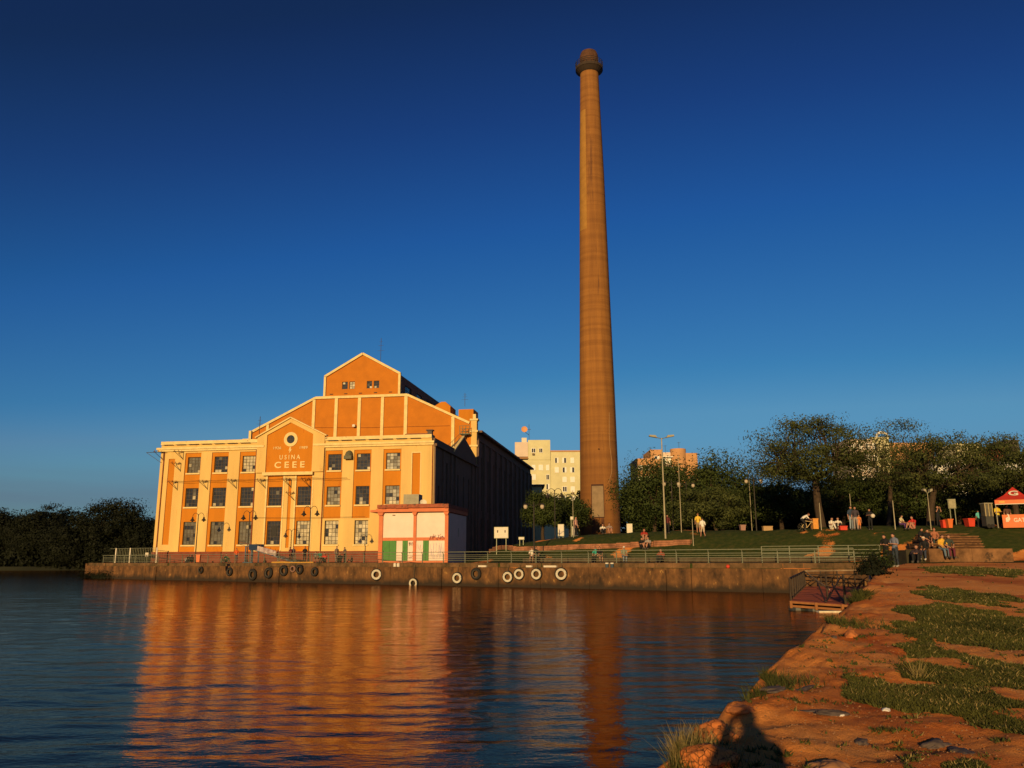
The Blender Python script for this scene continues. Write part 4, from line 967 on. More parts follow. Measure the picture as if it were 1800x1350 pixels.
# continuous wooded mass further back
def wood(name, label, boxes, mat, leaf, seed):
    rg = np.random.default_rng(seed); pts = []
    for x0, x1, y0, y1, z0, z1, n in boxes:
        x = rg.uniform(x0, x1, n); y = rg.uniform(y0, y1, n); top = z1 + fbm(x * .12, y * .05, seed, 4) * 5
        z = z0 + (top - z0) * rg.uniform(0, 1, n) ** .8; pts.append(np.stack([x, y, z], 1))
    o = link(name, quads_mesh(name, np.concatenate(pts), leaf, LM[mat], seed), None, label, 'woodland', kind='stuff'); return o
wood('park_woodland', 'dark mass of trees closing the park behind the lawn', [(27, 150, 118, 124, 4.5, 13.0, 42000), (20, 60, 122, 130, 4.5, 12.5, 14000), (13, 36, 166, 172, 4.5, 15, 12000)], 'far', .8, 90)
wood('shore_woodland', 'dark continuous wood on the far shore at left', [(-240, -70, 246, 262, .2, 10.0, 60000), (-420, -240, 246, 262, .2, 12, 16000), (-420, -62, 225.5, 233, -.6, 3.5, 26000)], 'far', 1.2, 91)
# added dark backdrop box so no sky shows under the crowns
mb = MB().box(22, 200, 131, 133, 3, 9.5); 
mb.build('park_backdrop', pm((.03, .03, .025), .9), label='dark backdrop box added behind the shaded trees to hide the sky', cat='wall')

# ------------------------------------------------------------------ grass blades and tufts
def blades(name, P, h, w, mat, seed, lean=.5, label=None, cat=None, kind='stuff', parent=None):
    rg = np.random.default_rng(seed); n = len(P); a = rg.uniform(0, 2 * math.pi, n); hh = (h * rg.uniform(.5, 1.3, n)) if np.isscalar(h) else h * rg.uniform(.5, 1.3, n)
    ww = (w * rg.uniform(.7, 1.3, n)) if np.isscalar(w) else w
    l = rg.normal(size=(n, 2)) * lean * hh[:, None]
    dx = np.cos(a) * ww; dy = np.sin(a) * ww
    v = np.stack([np.stack([P[:, 0] - dx, P[:, 1] - dy, P[:, 2]], 1), np.stack([P[:, 0] + dx, P[:, 1] + dy, P[:, 2]], 1), np.stack([P[:, 0] + l[:, 0], P[:, 1] + l[:, 1], P[:, 2] + hh], 1)], 1).reshape(-1, 3)
    me = bpy.data.meshes.new(name); me.vertices.add(3 * n); me.vertices.foreach_set('co', v.ravel().astype(np.float32)); me.loops.add(3 * n); me.loops.foreach_set('vertex_index', np.arange(3 * n))
    me.polygons.add(n); me.polygons.foreach_set('loop_start', np.arange(0, 3 * n, 3)); me.update(calc_edges=True); me.materials.append(LM[mat])
    return link(name, me, parent, label, cat, kind=kind)
def surf_z(X, Y):
    near = sm(40, 12, Y); ss = X - edge_x(Y)
    return H(X, Y) + near * (fbm(X * 1.3, Y * 1.3, 13, 4) * .075 + fbm(X * 7, Y * 7, 19, 3) * .030) + sm(1.6, 0, ss) * fbm(X * 2.2, Y * 1.6, 14, 3) * .13 * sm(50, 25, Y)
N_ = 900000
d = rng.uniform(0, 1, N_); Yr = 5.5 + (46 - 5.5) * d ** 2.2; Xr = Yr * rng.uniform(.12, .66, N_)
mk = grass_mask(Xr, Yr) + .55 * fbm(Xr * 8, Yr * 8, 99, 2) + .35 * fbm(Xr * 2.6, Yr * 2.0, 98, 2)
keep = (mk > .48 + rng.uniform(-.30, .34, N_) * np.where(Yr < 17, 1, .35)) & (Xr > edge_x(Yr) + .1)
Xr, Yr = Xr[keep], Yr[keep]
if len(Xr) > 330000: s_ = rng.choice(len(Xr), 330000, replace=False); Xr, Yr = Xr[s_], Yr[s_]
Pg = np.stack([Xr, Yr, surf_z(Xr, Yr) - .005], 1)
blades('bank_grass', Pg, .016 + .0012 * Yr + .035 * np.clip(fbm(Xr * 1.5, Yr * 1.5, 5, 3) + .3, 0, 1), .0045 + .0010 * Yr, 'grass', 5, .6, 'patchy short green grass growing on the red earth bank', 'grass')
Pd = Pg[rng.uniform(0, 1, len(Pg)) < .045]
blades('dry_blades', Pd + np.array([.02, .01, 0]), .03 + .0022 * Pd[:, 1], .0035 + .0007 * Pd[:, 1], 'dry', 15, .8, 'dry straw coloured blades mixed into the grass of the bank', 'dry grass')
# rough edge weeds
Ye = rng.uniform(4.5, 24, 12000); Xe = edge_x(Ye) + np.abs(rng.normal(0, .16, 12000)) - .06
k_ = (fbm(Ye * .8, Ye * 0, 55, 3) > .22); Ye, Xe = Ye[k_], Xe[k_]
blades('edge_weeds', np.stack([Xe, Ye, surf_z(Xe, Ye) - .10], 1), .14 + .004 * Ye, .005 + .0007 * Ye, 'grass', 6, .7, 'ragged weeds hanging along the eroded water edge', 'weeds')
def tuft(px_, py_, n, rad, h, mat, label, seed, w=.006):
    c = hit(px_, py_); rg = np.random.default_rng(seed); q = rg.normal(size=(n, 2)) * rad
    Y = c.y + q[:, 1]; X = np.maximum(c.x + q[:, 0], edge_x(Y) - .05 + np.abs(q[:, 0]) * .2); o = blades('grass_tuft', np.stack([X, Y, surf_z(X, Y) - .03], 1), h, w, mat, seed, .45, label, 'plant', kind='stuff'); return o
tuft(1205, 1330, 420, .16, .19, 'dry', 'tall dry grass tuft at the bottom of the picture beside the water', 201, .004)
tuft(1240, 1300, 300, .13, .15, 'dry', 'dry grass tuft beside the cracked earth lump', 202, .004)
tuft(1225, 1345, 600, .18, .17, 'grass', 'green tuft below the cracked lumps at the bottom edge', 203, .004)
tuft(1360, 1196, 600, .22, .16, 'grass', 'low green tuft on the water edge above the white bag', 204, .006)
tuft(1485, 1100, 500, .3, .18, 'grass', 'green tuft on the edge halfway to the floating dock', 205, .010)
tuft(1612, 1190, 60, .05, .28, 'dry', 'few pale dry stalks in the large grass patch', 206, .006)
def bush(px_, py_, rad, label, seed, mat='dark', n=1500, leaf=.14, lift=0):
    c = hit(px_, py_); rg = np.random.default_rng(seed); q = rg.normal(size=(n, 3)) * rad * .45; q[:, 2] = np.abs(q[:, 2]) * 1.1
    t = thing('bush', label, 'bush', c + Vector((0, 0, lift))); link('foliage', quads_mesh('foliage', q, leaf, LM[mat], seed), t)
    mb = MB()
    for k in range(6): mb.tube([(0, 0, -.2), (rad * .3 * math.cos(k), rad * .3 * math.sin(k), rad * .35), (rad * .5 * math.cos(k), rad * .5 * math.sin(k), rad * .7)], [.03, .02, .008], 5)
    mb.build('stems', M['bark'], t)
bush(1546, 997, .85, 'dark green bush at the right end of the quay railing', 301)
bush(1535, 1010, .7, 'nearly black bush hanging over the edge beside the floating dock', 302, 'far')
q = at(215, 1008, 114); t = thing('bush', 'dark weeds growing at the waterline near the left quay corner', 'bush', qp(-57.5, -.25, .0))
g_ = np.random.default_rng(5).normal(size=(1600, 3)) * [2.0, .18, .45]; g_[:, 2] = np.abs(g_[:, 2]) * 1.2
o = link('foliage', quads_mesh('foliage', g_, .22, LM['far'], 5), t); t.rotation_euler = (0, 0, QA)

# ------------------------------------------------------------------ tyres
TY = []
for x, y, r, white in ((355, 1002, .42, 0), (405.5, 1005, .50, 0), (446, 1010, .66, 0), (474, 1007, .62, 0), (500.7, 1003, .60, 0), (517, 1000, .36, 2), (528.5, 1001, .52, 0), (555, 1005, .48, 0), (664, 1010, .60, 1), (729, 1025, .52, 1),
                       (806, 1016, .55, 1), (838.6, 1008.6, .55, 0), (894.6, 1014, .53, 1), (914.4, 1009, .52, 1), (945, 1009, .53, 1), (988.4, 1009, .56, 1)):
    TY.append((x, y, r, white))
lbl = ['smallest black tyre at the far left end of the fender row', 'black tyre second from the left below the promenade', 'large black tyre below the gangway, hanging lowest of its neighbours', 'large black tyre just right of the gangway foot', 'black tyre under the standing pair on the quay',
       'small faded reddish tyre between two black ones', 'black tyre right of the small faded one', 'lone black tyre under the seated trio in green and red', 'pale faced tyre below the left corner of the pump house', 'pale tyre half sunk in the water below the pump house doors',
       'pale tyre right of the pump house, low on the wall', 'dark tyre with grey inner ring right of the pump house', 'white faced tyre hanging lower, left of a close pair', 'white faced tyre, right one of the close pair', 'white faced tyre under the seated couple', 'whitest tyre, last in the row before the chimney']
rub = pm((.018, .016, .015), .8); rubw = nmat('worn_white_rubber', (.50, .46, .36), .8, .15, 5, stain=((.12, .09, .06), 3, .6)); rubr = pm((.22, .12, .09))
for (x, y, r, w), lb in zip(TY, lbl):
    u = (x - 900) / 1490.; rr_ = ray(x, y); k = 76 / (rr_.y + .723 * rr_.x); p = rr_ * k + Vector((0, 0, EZ))
    t = thing('tyre_fender', lb, 'tyre', p + Vector((-.586, -.81, 0)) * .16, QA + random.uniform(-.1, .1), 'tyre fenders hung on the quay wall')
    def torus(R0, prof_, m_, n=22):
        vs = []; np_ = len(prof_)
        for i in range(n):
            a = 2 * math.pi * i / n
            for (pr, py) in prof_: vs.append(((R0 + pr) * math.cos(a), py, (R0 + pr) * math.sin(a)))
        m_.add(vs, [(i * np_ + j, ((i + 1) % n) * np_ + j, ((i + 1) % n) * np_ + (j + 1) % np_, i * np_ + (j + 1) % np_) for i in range(n) for j in range(np_)]); return m_
    torus(r * .74, [(-.24 * r, -.06), (-.1 * r, -.13), (.14 * r, -.13), (.26 * r, -.07), (.26 * r, .09), (.1 * r, .14), (-.2 * r, .1)], MB()).build('tread', rubr if w == 2 else rub, t, smooth=True)
    if w == 1: torus(r * .70, [(-.2 * r, -.135), (.14 * r, -.145), (.14 * r, -.12), (-.2 * r, -.115)], MB()).build('painted_sidewall', rubw, t)
    else: torus(r * .66, [(-.1 * r, -.12), (-.02 * r, -.14), (-.02 * r, -.1)], MB()).build('bead', pm((.08, .07, .055)), t)
    t.rotation_euler = (random.uniform(-.08, .08), 0, QA + (.5 if w else .1) * random.uniform(.4, 1))
    top = 2.0 - p.z
    MB().tube([(0, .0, r * .55), (.02, .02, r + .05), (0, .1, top)], .025, 5).build('rope', pm((.10, .08, .05)), t)

# ------------------------------------------------------------------ street lamps
def lantern_post(x, ytop, ybase, Y, label, group='double lantern posts', z0=None, style=0, mat=None):
    base = at(x, ybase, Y); zt = at(x, ytop, Y).z; g = z0 if z0 is not None else float(H(base.x, Y)); h = zt - g
    t = thing('street_lamp', label, 'street lamp', (base.x, Y, g), -.3 if style == 0 else 0, group); m_ = mat or M['darksteel']
    MB().tube([(0, 0, 0), (0, 0, .35), (0, 0, .4), (0, 0, h - .6), (0, 0, h - .2)], [.13, .13, .07, .055, .04], 8).build('pole', m_, t)
    for s in (-1, 1):
        mb = MB(); w = .85
        if style == 0: mb.tube([(0, 0, h - .9)] + [(s * (w / 2 - w / 2 * math.cos(a)), 0, h - .55 + .5 * math.sin(a)) for a in [math.pi * k / 8 for k in range(9)]], .03, 6)
        else: mb.tube([(0, 0, h - .7), (s * .4, 0, h - .45), (s * .8, 0, h - .4)], .03, 6)
        arm = mb.build('arm', m_, t)
        if style == 0: MB().lathe([(.02, .0), (.10, -.04), (.12, -.22), (.30, -.42), (.30, -.46), (.12, -.5), (.1, -.62), (0, -.64)], (s * w, 0, h - .55), 10).build('lantern', m_, arm)
        else: MB().ball((s * .8, 0, h - .68), (.2, .2, .24), 10).build('globe', M['globe'], arm); 
        if style: MB().lathe([(.04, .0), (.22, -.1), (.24, -.14), (0, -.14)], (s * .8, 0, h - .36), 8).build('cap', m_, arm)
    return t
def qY(x, b):
    u = (x - 900) / 1490.; return (76 + QN * b) / (1 + .723 * u)
lantern_post(343, 901, 984, qY(343, 1.6), 'leftmost double lantern post on the promenade before the power station', z0=2.12)
lantern_post(434, 897, 985, qY(434, 1.6), 'double lantern post standing by the gangway', z0=2.12)
lantern_post(542, 889, 985, qY(542, 1.6), 'double lantern post before the pediment, tallest of the three on the promenade', z0=2.12)
lantern_post(976, 858, 948, 98, 'double lantern post rising before the yellow flats')
lantern_post(939, 878, 962, 80, 'globe lamp with two hanging white globes left of the chimney', 'twin globe lamps', style=1)
lantern_post(1184, 840, 940, 92, 'pole with two globes before the dense trees right of the floodlight mast', 'twin globe lamps', style=1)
lantern_post(1210, 843, 940, 95, 'globe lamp whose globes show against the crown behind the walking couple', 'twin globe lamps', style=1)
lantern_post(1330, 835, 931, 90, 'globe lamp between the dense trees and the big spreading tree', 'twin globe lamps', style=1)
def mast(x, ytop, ybase, label, heads=2, r=.09, wide=1.0, lamp=True):
    p = hit(x, ybase); zt = at(x, ytop, p.y).z; h = zt - p.z
    xt = at(x - (7 if x < 1180 and heads == 2 else 3), ytop, p.y).x - p.x if lamp else 0
    t = thing('lamp_mast', label, 'lamp post', p); MB().tube([(0, 0, 0), (0, 0, h * .5), (0, 0, h)], [r, r * .8, r * .6], 8).build('pole', nmat('lamp_pole_paint_%d' % x, (.34, .30, .20), .6, .1, 3), t)
    if lamp:
        for s in ((-1, 1) if heads == 2 else (1,)):
            a = MB().tube([(0, 0, h - .05), (s * .35 * wide, 0, h + .02), (s * .5 * wide, 0, h + .08)], .04, 6).build('arm', M['steel'], t)
            MB().prism([(s * .45 * wide, h + .02), (s * 1.25 * wide, h + .16), (s * 1.2 * wide, h + .3), (s * .6 * wide, h + .26)], -.18, .18).build('lamp_head', M['grey'], a)
    return t
mast(1170, 770, 947, 'tall pale floodlight mast with two heads right of the chimney', wide=.95, r=.085)
mast(1322, 828, 932, 'thin pale pole with small lamp between the dense and the spreading trees', r=.04, lamp=False)
mast(1198, 800, 936, 'slim pole rising in front of the tan flats and the trees', r=.04, lamp=False)
mast(1574, 880, 931, 'pale lampless pole on a white foot at the crest of the lawn', r=.045, lamp=False)
mast(1637, 866, 932, 'short pole with flat lamp head behind the leaning trunk', heads=2, r=.035, wide=.28)
mast(1499, 868, 931, 'short slim pole behind the standing couple on the crest', r=.035, lamp=False)
mast(1444, 884, 932, 'pale slim pole touching the big spreading trunk', r=.04, lamp=False)
mast(1008, 862, 945, 'thin pole with a small sign left of the chimney', r=.035, lamp=False)
mast(1219, 912, 960, 'black short post with its shadow on the lawn below the walking couple', r=.04, lamp=False)

# ------------------------------------------------------------------ boards, bins, boxes
def board(x0, x1, y0, y1, Y, label, legs=True, mat=None, name='sign_board', marks=0):
    a, b = at(x0, y0, Y), at(x1, y1, Y); g = float(H((a.x + b.x) / 2, Y)); t = thing(name, label, 'sign', ((a.x + b.x) / 2, Y, g), -.15)
    w = b.x - a.x; z0, z1 = b.z - g, a.z - g
    MB().box(-w / 2, w / 2, -.03, .03, z0, z1).build('panel', mat or M['white'], t)
    mb = MB().box(-w / 2 - .04, w / 2 + .04, .031, .06, z0 - .04, z1 + .04); mb.build('frame', M['steel'], t)
    if legs:
        for s in (-.35, .35): MB().beam((s * w, .09, -.2), (s * w, .09, z1 - .02), .06).build('leg', M['steel'], t)
    for k in range(marks): 
        xx = (-.3 + .55 * k) * w; MB().box(xx, xx + .12, -.036, -.031, (z0 + z1) / 2, (z0 + z1) / 2 + .25).build('printed_mark', pm((.08, .06, .05)), t)
    return t
board(869, 893, 927, 945.5, 88, 'white notice board with two small marks on legs before the dark hall wall', marks=2)
board(981, 991, 922, 942, 92, 'upright white panel left of the leaning person and the chimney')
board(1102, 1111.5, 921, 937, 93, 'upright white panel just right of the chimney foot')
board(912, 921, 944.5, 948, 88, 'tiny white plate low on the grass right of the notice board')
board(1003, 1008, 908.5, 913, 92, 'small white plate on a thin pole left of the chimney')
board(1006, 1011, 926, 941, 92.5, 'narrow white pillar box beside the person leaning left of the chimney')
board(1667, 1680, 878, 893, 68, 'square pale sign on a post above the stairs', mat=nmat('pale_green_sign', (.30, .27, .16), .7, .2, 2))
def boxthing(name, x0, x1, y0, y1, mat, label, cat, depth=.6, taper=0, lid=None):
    p = hit((x0 + x1) / 2, y1); a, b = at(x0, y0, p.y), at(x1, y0, p.y); h = a.z - p.z; w = b.x - a.x
    t = thing(name, label, cat, p); MB().add(*(lambda w, d, h, k: ([(-w / 2 + k, -d / 2 + k, 0), (w / 2 - k, -d / 2 + k, 0), (w / 2 - k, d / 2 - k, 0), (-w / 2 + k, d / 2 - k, 0), (-w / 2, -d / 2, h), (w / 2, -d / 2, h), (w / 2, d / 2, h), (-w / 2, d / 2, h)],
        [(3, 2, 1, 0), (4, 5, 6, 7), (0, 1, 5, 4), (1, 2, 6, 5), (2, 3, 7, 6), (3, 0, 4, 7)]))(w, depth, h, taper)).build('body', mat, t)
    MB().box(-w / 2 - .03, w / 2 + .03, -depth / 2 - .03, depth / 2 + .03, h, h + .07).build('lid', lid or mat, t); return t
redm = nmat('red_plastic', (.55, .05, .025), .5, .05, 3); ora = nmat('orange_plastic', (.60, .14, .03), .5, .05, 3)
boxthing('litter_bin', 1301, 1310, 924, 932.5, pm((.30, .17, .13)), 'brown litter bin on the crest left of the beige crate', 'bin', .55, .04)
boxthing('crate', 1341, 1357, 926, 931.5, pm((.40, .26, .13)), 'beige flat crate lying on the crest between poles', 'crate')
boxthing('ice_chest', 1428, 1437, 913, 930, pm((.60, .26, .05)), 'orange yellow box standing behind the bicycle', 'box', .6)
boxthing('barrel_bin', 1664, 1673, 914, 928, ora, 'orange red round looking bin at the top of the stairs', 'bin', .6, .06)
boxthing('drinks_crate', 1656, 1662, 916, 928, redm, 'narrow red stand left of the orange bin above the stairs', 'stand', .4, .02)
boxthing('ice_chest', 1699, 1711, 913, 926, redm, 'red cool box right of the stairs with faded print', 'box', .7, .05)
boxthing('small_bin', 345, 352, 976, 986, ora, 'small bright orange bin on the promenade beside the first lantern post', 'bin', .4, .04)
boxthing('duffel_bag', 1476, 1488, 926, 932, redm, 'low red bag on the grass beside the sitting group', 'bag', .4)
for i, (x, lb) in enumerate(((691.5, 'left of two small white painted bollards below the pump house'), (697.5, 'right of two small white painted bollards below the pump house'))):
    MB().lathe([(.16, 0), (.16, .28), (.12, .36), (0, .38)], n=12).build('bollard', M['white'], label=lb, cat='bollard', group='pair of white bollards', loc=qp(76 * ((x - 900) / 1490) / (1 + .723 * (x - 900) / 1490), .15, 1.75))
for i, (x, lb) in enumerate(((1064.5, 'left of two blue drums on the quay ledge'), (1073.5, 'right of two blue drums on the quay ledge'))):
    t = thing('blue_drum', lb, 'drum', qp(76 * ((x - 900) / 1490) / (1 + .723 * (x - 900) / 1490), .14, 1.745), 0, 'pair of blue drums'); MB().lathe([(0, 0), (.14, 0), (.14, .38), (0, .38)], n=12).build('body', pm((.04, .07, .10)), t); MB().lathe([(.15, .3), (.15, .4), (0, .4)], n=12).build('lid', M['white'], t)
MB().ball((0, 0, .12), .15, 10).build('red_ball', redm, label='small red ball resting on the quay ledge among weeds', cat='ball', loc=qp(76 * (.2532) / (1 + .723 * .2532), .12, 1.745))
for x, w, lb in ((846, .9, 'white slab lying on the quay edge right of the pump house'), (928, .6, 'pale small slab on the ledge above the close pair of tyres'), (965, 1.3, 'long pale painted block on the ledge left of the chimney line')):
    u = (x - 900) / 1490; MB().box(-w / 2, w / 2, -.1, .1, 0, .16).build('stone_slab', M['white'], label=lb, cat='slab', loc=qp(76 * u / (1 + .723 * u), .13, 1.75), rz=QA)

# ------------------------------------------------------------------ gangway
gx = (413 - 900) / 1490; gX = 76 * gx / (1 + .723 * gx)
gw = thing('gangway', 'raised boarding gangway with blue frame and grey side panels sloping to the promenade', 'gangway', qp(gX, 1.3, 2.12), QA)
blue = nmat('blue_grey_steel', (.10, .15, .20), .6, .1, 3)
for x in (0, 1.15):
    for y in (0, 1.0): MB().beam((x, y, 0), (x, y, 2.0), .12).build('frame_leg', blue, gw)
mb = MB().beam((0, 0, 1.95), (1.15, 0, 1.95), .1).beam((0, 1, 1.95), (1.15, 1, 1.95), .1).beam((0, 0, 1.0), (1.15, 0, 1.0), .08).beam((-.4, 0, .06), (1.5, 0, .06), .1); mb.build('cross_bar', blue, gw)
MB().add([(1.0, -.05, 1.65), (5.6, -.05, .75), (5.6, -.05, 1.35), (1.2, -.05, 2.15), (1.0, .05, 1.65), (5.6, .05, .75), (5.6, .05, 1.35), (1.2, .05, 2.15)], [(0, 1, 2, 3), (7, 6, 5, 4), (3, 2, 6, 7), (0, 4, 5, 1)]).build('side_panel', nmat('pale_banner', (.46, .40, .36), .7, .25, 1.5, col2=(.20, .10, .12)), gw)
MB().box(.7, 2.2, -.12, .9, 1.5, 2.15).build('winch_box', pm((.02, .04, .09)), gw)
mb = MB().beam((1.0, .5, 1.6), (8.6, .5, .12), 1.0, .1); mb.build('walkway', blue, gw)
for z in (.55, .85): MB().beam((-1.2 + 0, -.02, 1.6 + z), (8.2, -.02, .1 + z), .04).build('handrail', M['rust'], gw)
for k in range(9): x = 1.0 + k * .9; MB().beam((x, -.02, 1.6 - k * .175), (x, -.02, 2.45 - k * .175), .035).build('baluster', M['rust'], gw)
mb = MB().tube([(6, -.8, .05), (8.0, -.85, .08), (9.5, -.8, .02), (13, -.82, .05)], .09, 6); mb.build('yellow_boom', pm((.55, .30, .05)), gw)

# ------------------------------------------------------------------ floating dock
FL, FR = at(1390, 1056, 41.5), at(1492, 1063, 39.5); BL, BR = at(1416, 1031, 59), at(1535, 1031, 55)
dk = thing('floating_dock', 'red planked floating dock with dark broken railings beside the earth bank', 'dock')
redw = nmat('red_dock_planks', (.26, .06, .03), .85, .2, 2.5, .3, 10); dkm = nmat('dark_railing', (.045, .03, .02), .7, .2, 4); ed = nmat('orange_edge_beam', (.27, .11, .035), .8, .15, 2)
def bil(u, v, dz=0): return FL.lerp(FR, u).lerp(BL.lerp(BR, u), v) + Vector((0, 0, dz))
FR = FR + (FR - FL) * .35
npk = 34
for k in range(npk):
    v0, v1 = k / npk + .002, (k + 1) / npk - .003; dz = random.uniform(-.008, .008)
    c = [bil(0, v0, dz), bil(1, v0, dz), bil(1, v1, dz), bil(0, v1, dz)]
    MB().add(c + [q_ - Vector((0, 0, .06)) for q_ in c], [(0, 1, 2, 3), (7, 6, 5, 4), (0, 4, 5, 1), (1, 5, 6, 2), (2, 6, 7, 3), (3, 7, 4, 0)]).build('plank', redw, dk)
MB().beam(bil(0, -.003, -.06), bil(1, -.003, -.06), .1, .1).build('edge_beam', ed, dk); MB().beam(bil(0, -.003, -.24), bil(1, -.003, -.24), .1, .1).build('edge_beam', ed, dk)
for u in (0, .33, .66, .99): MB().beam(bil(u, -.004, 0), bil(u, -.004, -.34), .12).build('edge_bracket', ed, dk)
MB().beam(bil(0, 0, -.3), bil(0, 1, -.3), .12, .3).build('side_beam', dkm, dk)
for u, v in ((.08, .02), (.3, .02), (.55, .02), (.1, .5), (.6, .5), (.1, .95), (.6, .95)):
    p = bil(u, v, -.45); MB().lathe([(0, -.35), (.42, -.35), (.45, 0), (.42, .2), (0, .2)], p, 12).build('float_drum', pm((.03, .035, .035), .5), dk)
MB().box(-.9, .9, -.2, .2, -.12, .12).build('white_float', M['white'], dk, loc=bil(.56, .0, -.42) - Vector((0, .3, 0)))
def post(u, v, h=1.05, w=.07): MB().beam(bil(u, v, -.05), bil(u, v, h), w).build('railing_post', dkm, dk)
for k in range(9): post(0, k / 8 * .98 + .01)
MB().beam(bil(0, .01, 1.05), bil(0, .99, 1.05), .07).build('top_rail', dkm, dk); MB().beam(bil(0, .01, .12), bil(0, .99, .12), .05).build('bottom_rail', dkm, dk)
mb = MB()
for k in range(15): v = (k + .5) / 15; mb.beam(bil(0, v, .1), bil(0, v, 1.05), .03)
mb.build('baluster_row', dkm, dk, kind='stuff')
for u in (.25, .5, .75, 1.0): post(u, .99)
MB().beam(bil(0, .99, 1.05), bil(1, .99, 1.05), .08).build('top_rail', M['conc'], dk); MB().beam(bil(0, .985, .8), bil(1, .985, .8), .06).build('middle_rail', dkm, dk)
for a, b in ((0, .25), (.25, .5), (.5, .75), (.75, 1)): MB().beam(bil(a, .99, .1), bil(b, .99, .8), .045).beam(bil(a, .99, .8), bil(b, .99, .1), .045).build('cross_brace', dkm, dk)
for k in range(1, 8): post(1.0, k / 8, 1.0)
MB().beam(bil(1, .2, 1.0), bil(1, .99, 1.05), .08).build('top_rail', dkm, dk)
for k in range(2, 8): MB().beam(bil(1, k / 8, .1), bil(1, (k + 1) / 8, .95), .05).beam(bil(1, k / 8, .95), bil(1, (k + 1) / 8, .1), .05).build('cross_brace', dkm, dk)
post(.70, .005, 1.35, .09); post(.45, .18, 1.15, .07)
MB().beam(bil(.33, .2, .75), bil(.45, .02, .05), .06).build('broken_brace', dkm, dk); MB().beam(bil(.46, .02, .05), bil(.62, .35, 1.0), .05).build('broken_brace', dkm, dk); MB().beam(bil(.52, .2, .75), bil(.68, .02, .05), .06).build('broken_brace', dkm, dk)
MB().beam(bil(0.0, .98, 1.05), bil(.42, .6, .12), .07).build('fallen_rail', M['conc'], dk)
MB().beam(bil(.45, .18, .62), bil(.7, .01, .62), .05).build('middle_rail', dkm, dk)

# ------------------------------------------------------------------ retaining wall, stairs, plaza wall
def ribbon_wall(name, label, pts, h, th, mat, step=.55):
    P = [hit(x, y) for x, y in pts]; t = thing(name, label, 'wall'); 
    acc = []
    for a, b in zip(P[:-1], P[1:]):
        n = max(1, int((b - a).length / step))
        for k in range(n): acc.append(a.lerp(b, k / n))
    acc.append(P[-1])
    for a, b in zip(acc[:-1], acc[1:]):
        za, zb = float(H(a.x, a.y)), float(H(b.x, b.y)); z = (za + zb) / 2; hh = h + random.uniform(-.02, .02)
        for lay in range(3):
            o = Vector((0, 0, z - .15 + (hh + .15) * (lay + .5) / 3 - 0)); p = Vector((a.x, a.y, 0)) + o; q = Vector((b.x, b.y, 0)) + o; d = (q - p).normalized() * .012
            MB().beam(p + d, q - d, th + random.uniform(-.03, .03), (hh + .15) / 3 - .015).build('stone_block', mat, t)
ribbon_wall('retaining_wall', 'low curved reddish stone retaining wall winding up the grass slope', [(862, 968), (905, 968), (960, 967), (1000, 965), (1060, 963), (1110, 961), (1150, 959), (1185, 957), (1215, 956)], .38, .35, nmat('red_stone', (.32, .14, .075), .95, .25, 1.5, .4, 8), 1.2)
stt = thing('park_stairs', 'broad worn stone stairs climbing from the low wall to the plaza', 'stairs')
RIS = nmat('shaded_grimy_riser', (.085, .040, .018), .95, .25, 2, .4, 8)  # risers darkened for grime and for the shadow lines between steps
a0, a1 = 56.0, 66.5; zb, zt = 3.02, 4.78; ns = 9
for k in range(ns):
    y0 = a0 + (a1 - a0) * k / ns; y1 = a0 + (a1 - a0) * (k + 1) / ns + .05; z = zb + (zt - zb) * (k + 1) / ns
    x0 = (1618 + (1640 - 1618) * k / ns - 900) / 1487 * y0; x1 = (1730 - (1730 - 1712) * k / ns - 900) / 1487 * y0
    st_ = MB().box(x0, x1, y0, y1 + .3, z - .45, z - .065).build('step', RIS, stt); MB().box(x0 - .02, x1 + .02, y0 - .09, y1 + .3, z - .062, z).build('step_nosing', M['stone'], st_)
lw = thing('low_wall', 'low stone wall block before the stairs with a rounded right end', 'wall')
xl, xr = 26.1, 31.6; x = xl
while x < xr - .1:
    w = min(1.35, xr - x); MB().box(x + .006, x + w - .006, 53.0 + max(0, x - 29.5) * .35, 56.2, 1.9, 3.02 - max(0, x - 30) * .02).build('stone_block', M['stone'], lw); x += w
MB().box(24.9, 26.09, 53.5, 56.0, 1.9, 2.95).build('dark_side_block', nmat('dark_block', (.04, .035, .02), .95, .2, 2), lw)  # darker than the stone blocks to its right

# ------------------------------------------------------------------ tent, cart
TP = hit(1780, 928); TY_ = TP.y; sc = TY_ / 1487.
tn = thing('canopy_tent', 'red pop-up canopy tent with white lettering over a red drinks counter', 'tent', ((1759 - 900) * TY_ / 1487, TY_, TP.z), -.52)
print('TENT', TY_)
X = lambda px_: (px_ - 900) * sc
zz = lambda py_: at(1780, py_, TY_).z - TP.z
x0, x1 = 0.0, 2.5; ze, zv, zp = zz(879), zz(886), zz(855)
redf = nmat('red_canvas', (.50, .035, .02), .7, .06, 1.0, .1, 4); cx = (x0 + x1) / 2
mb = MB()
for k in range(4):
    cs = [(x0, 0), (x1, 0), (x1, 2.5), (x0, 2.5)]; (ax, ay), (bx_, by_) = cs[k], cs[(k + 1) % 4]
    m1 = lambda x, y, f, z: (cx + (x - cx) * f, 1.25 + (y - 1.25) * f, z)
    mb.add([m1(ax, ay, 1, ze), m1(bx_, by_, 1, ze), m1(bx_, by_, .5, ze + (zp - ze) * .38), m1(ax, ay, .5, ze + (zp - ze) * .38)], [(0, 1, 2, 3)]); mb.add([m1(ax, ay, .5, ze + (zp - ze) * .38), m1(bx_, by_, .5, ze + (zp - ze) * .38), (cx, 1.25, zp)], [(0, 1, 2)])
mb.build('canopy_roof', redf, tn)
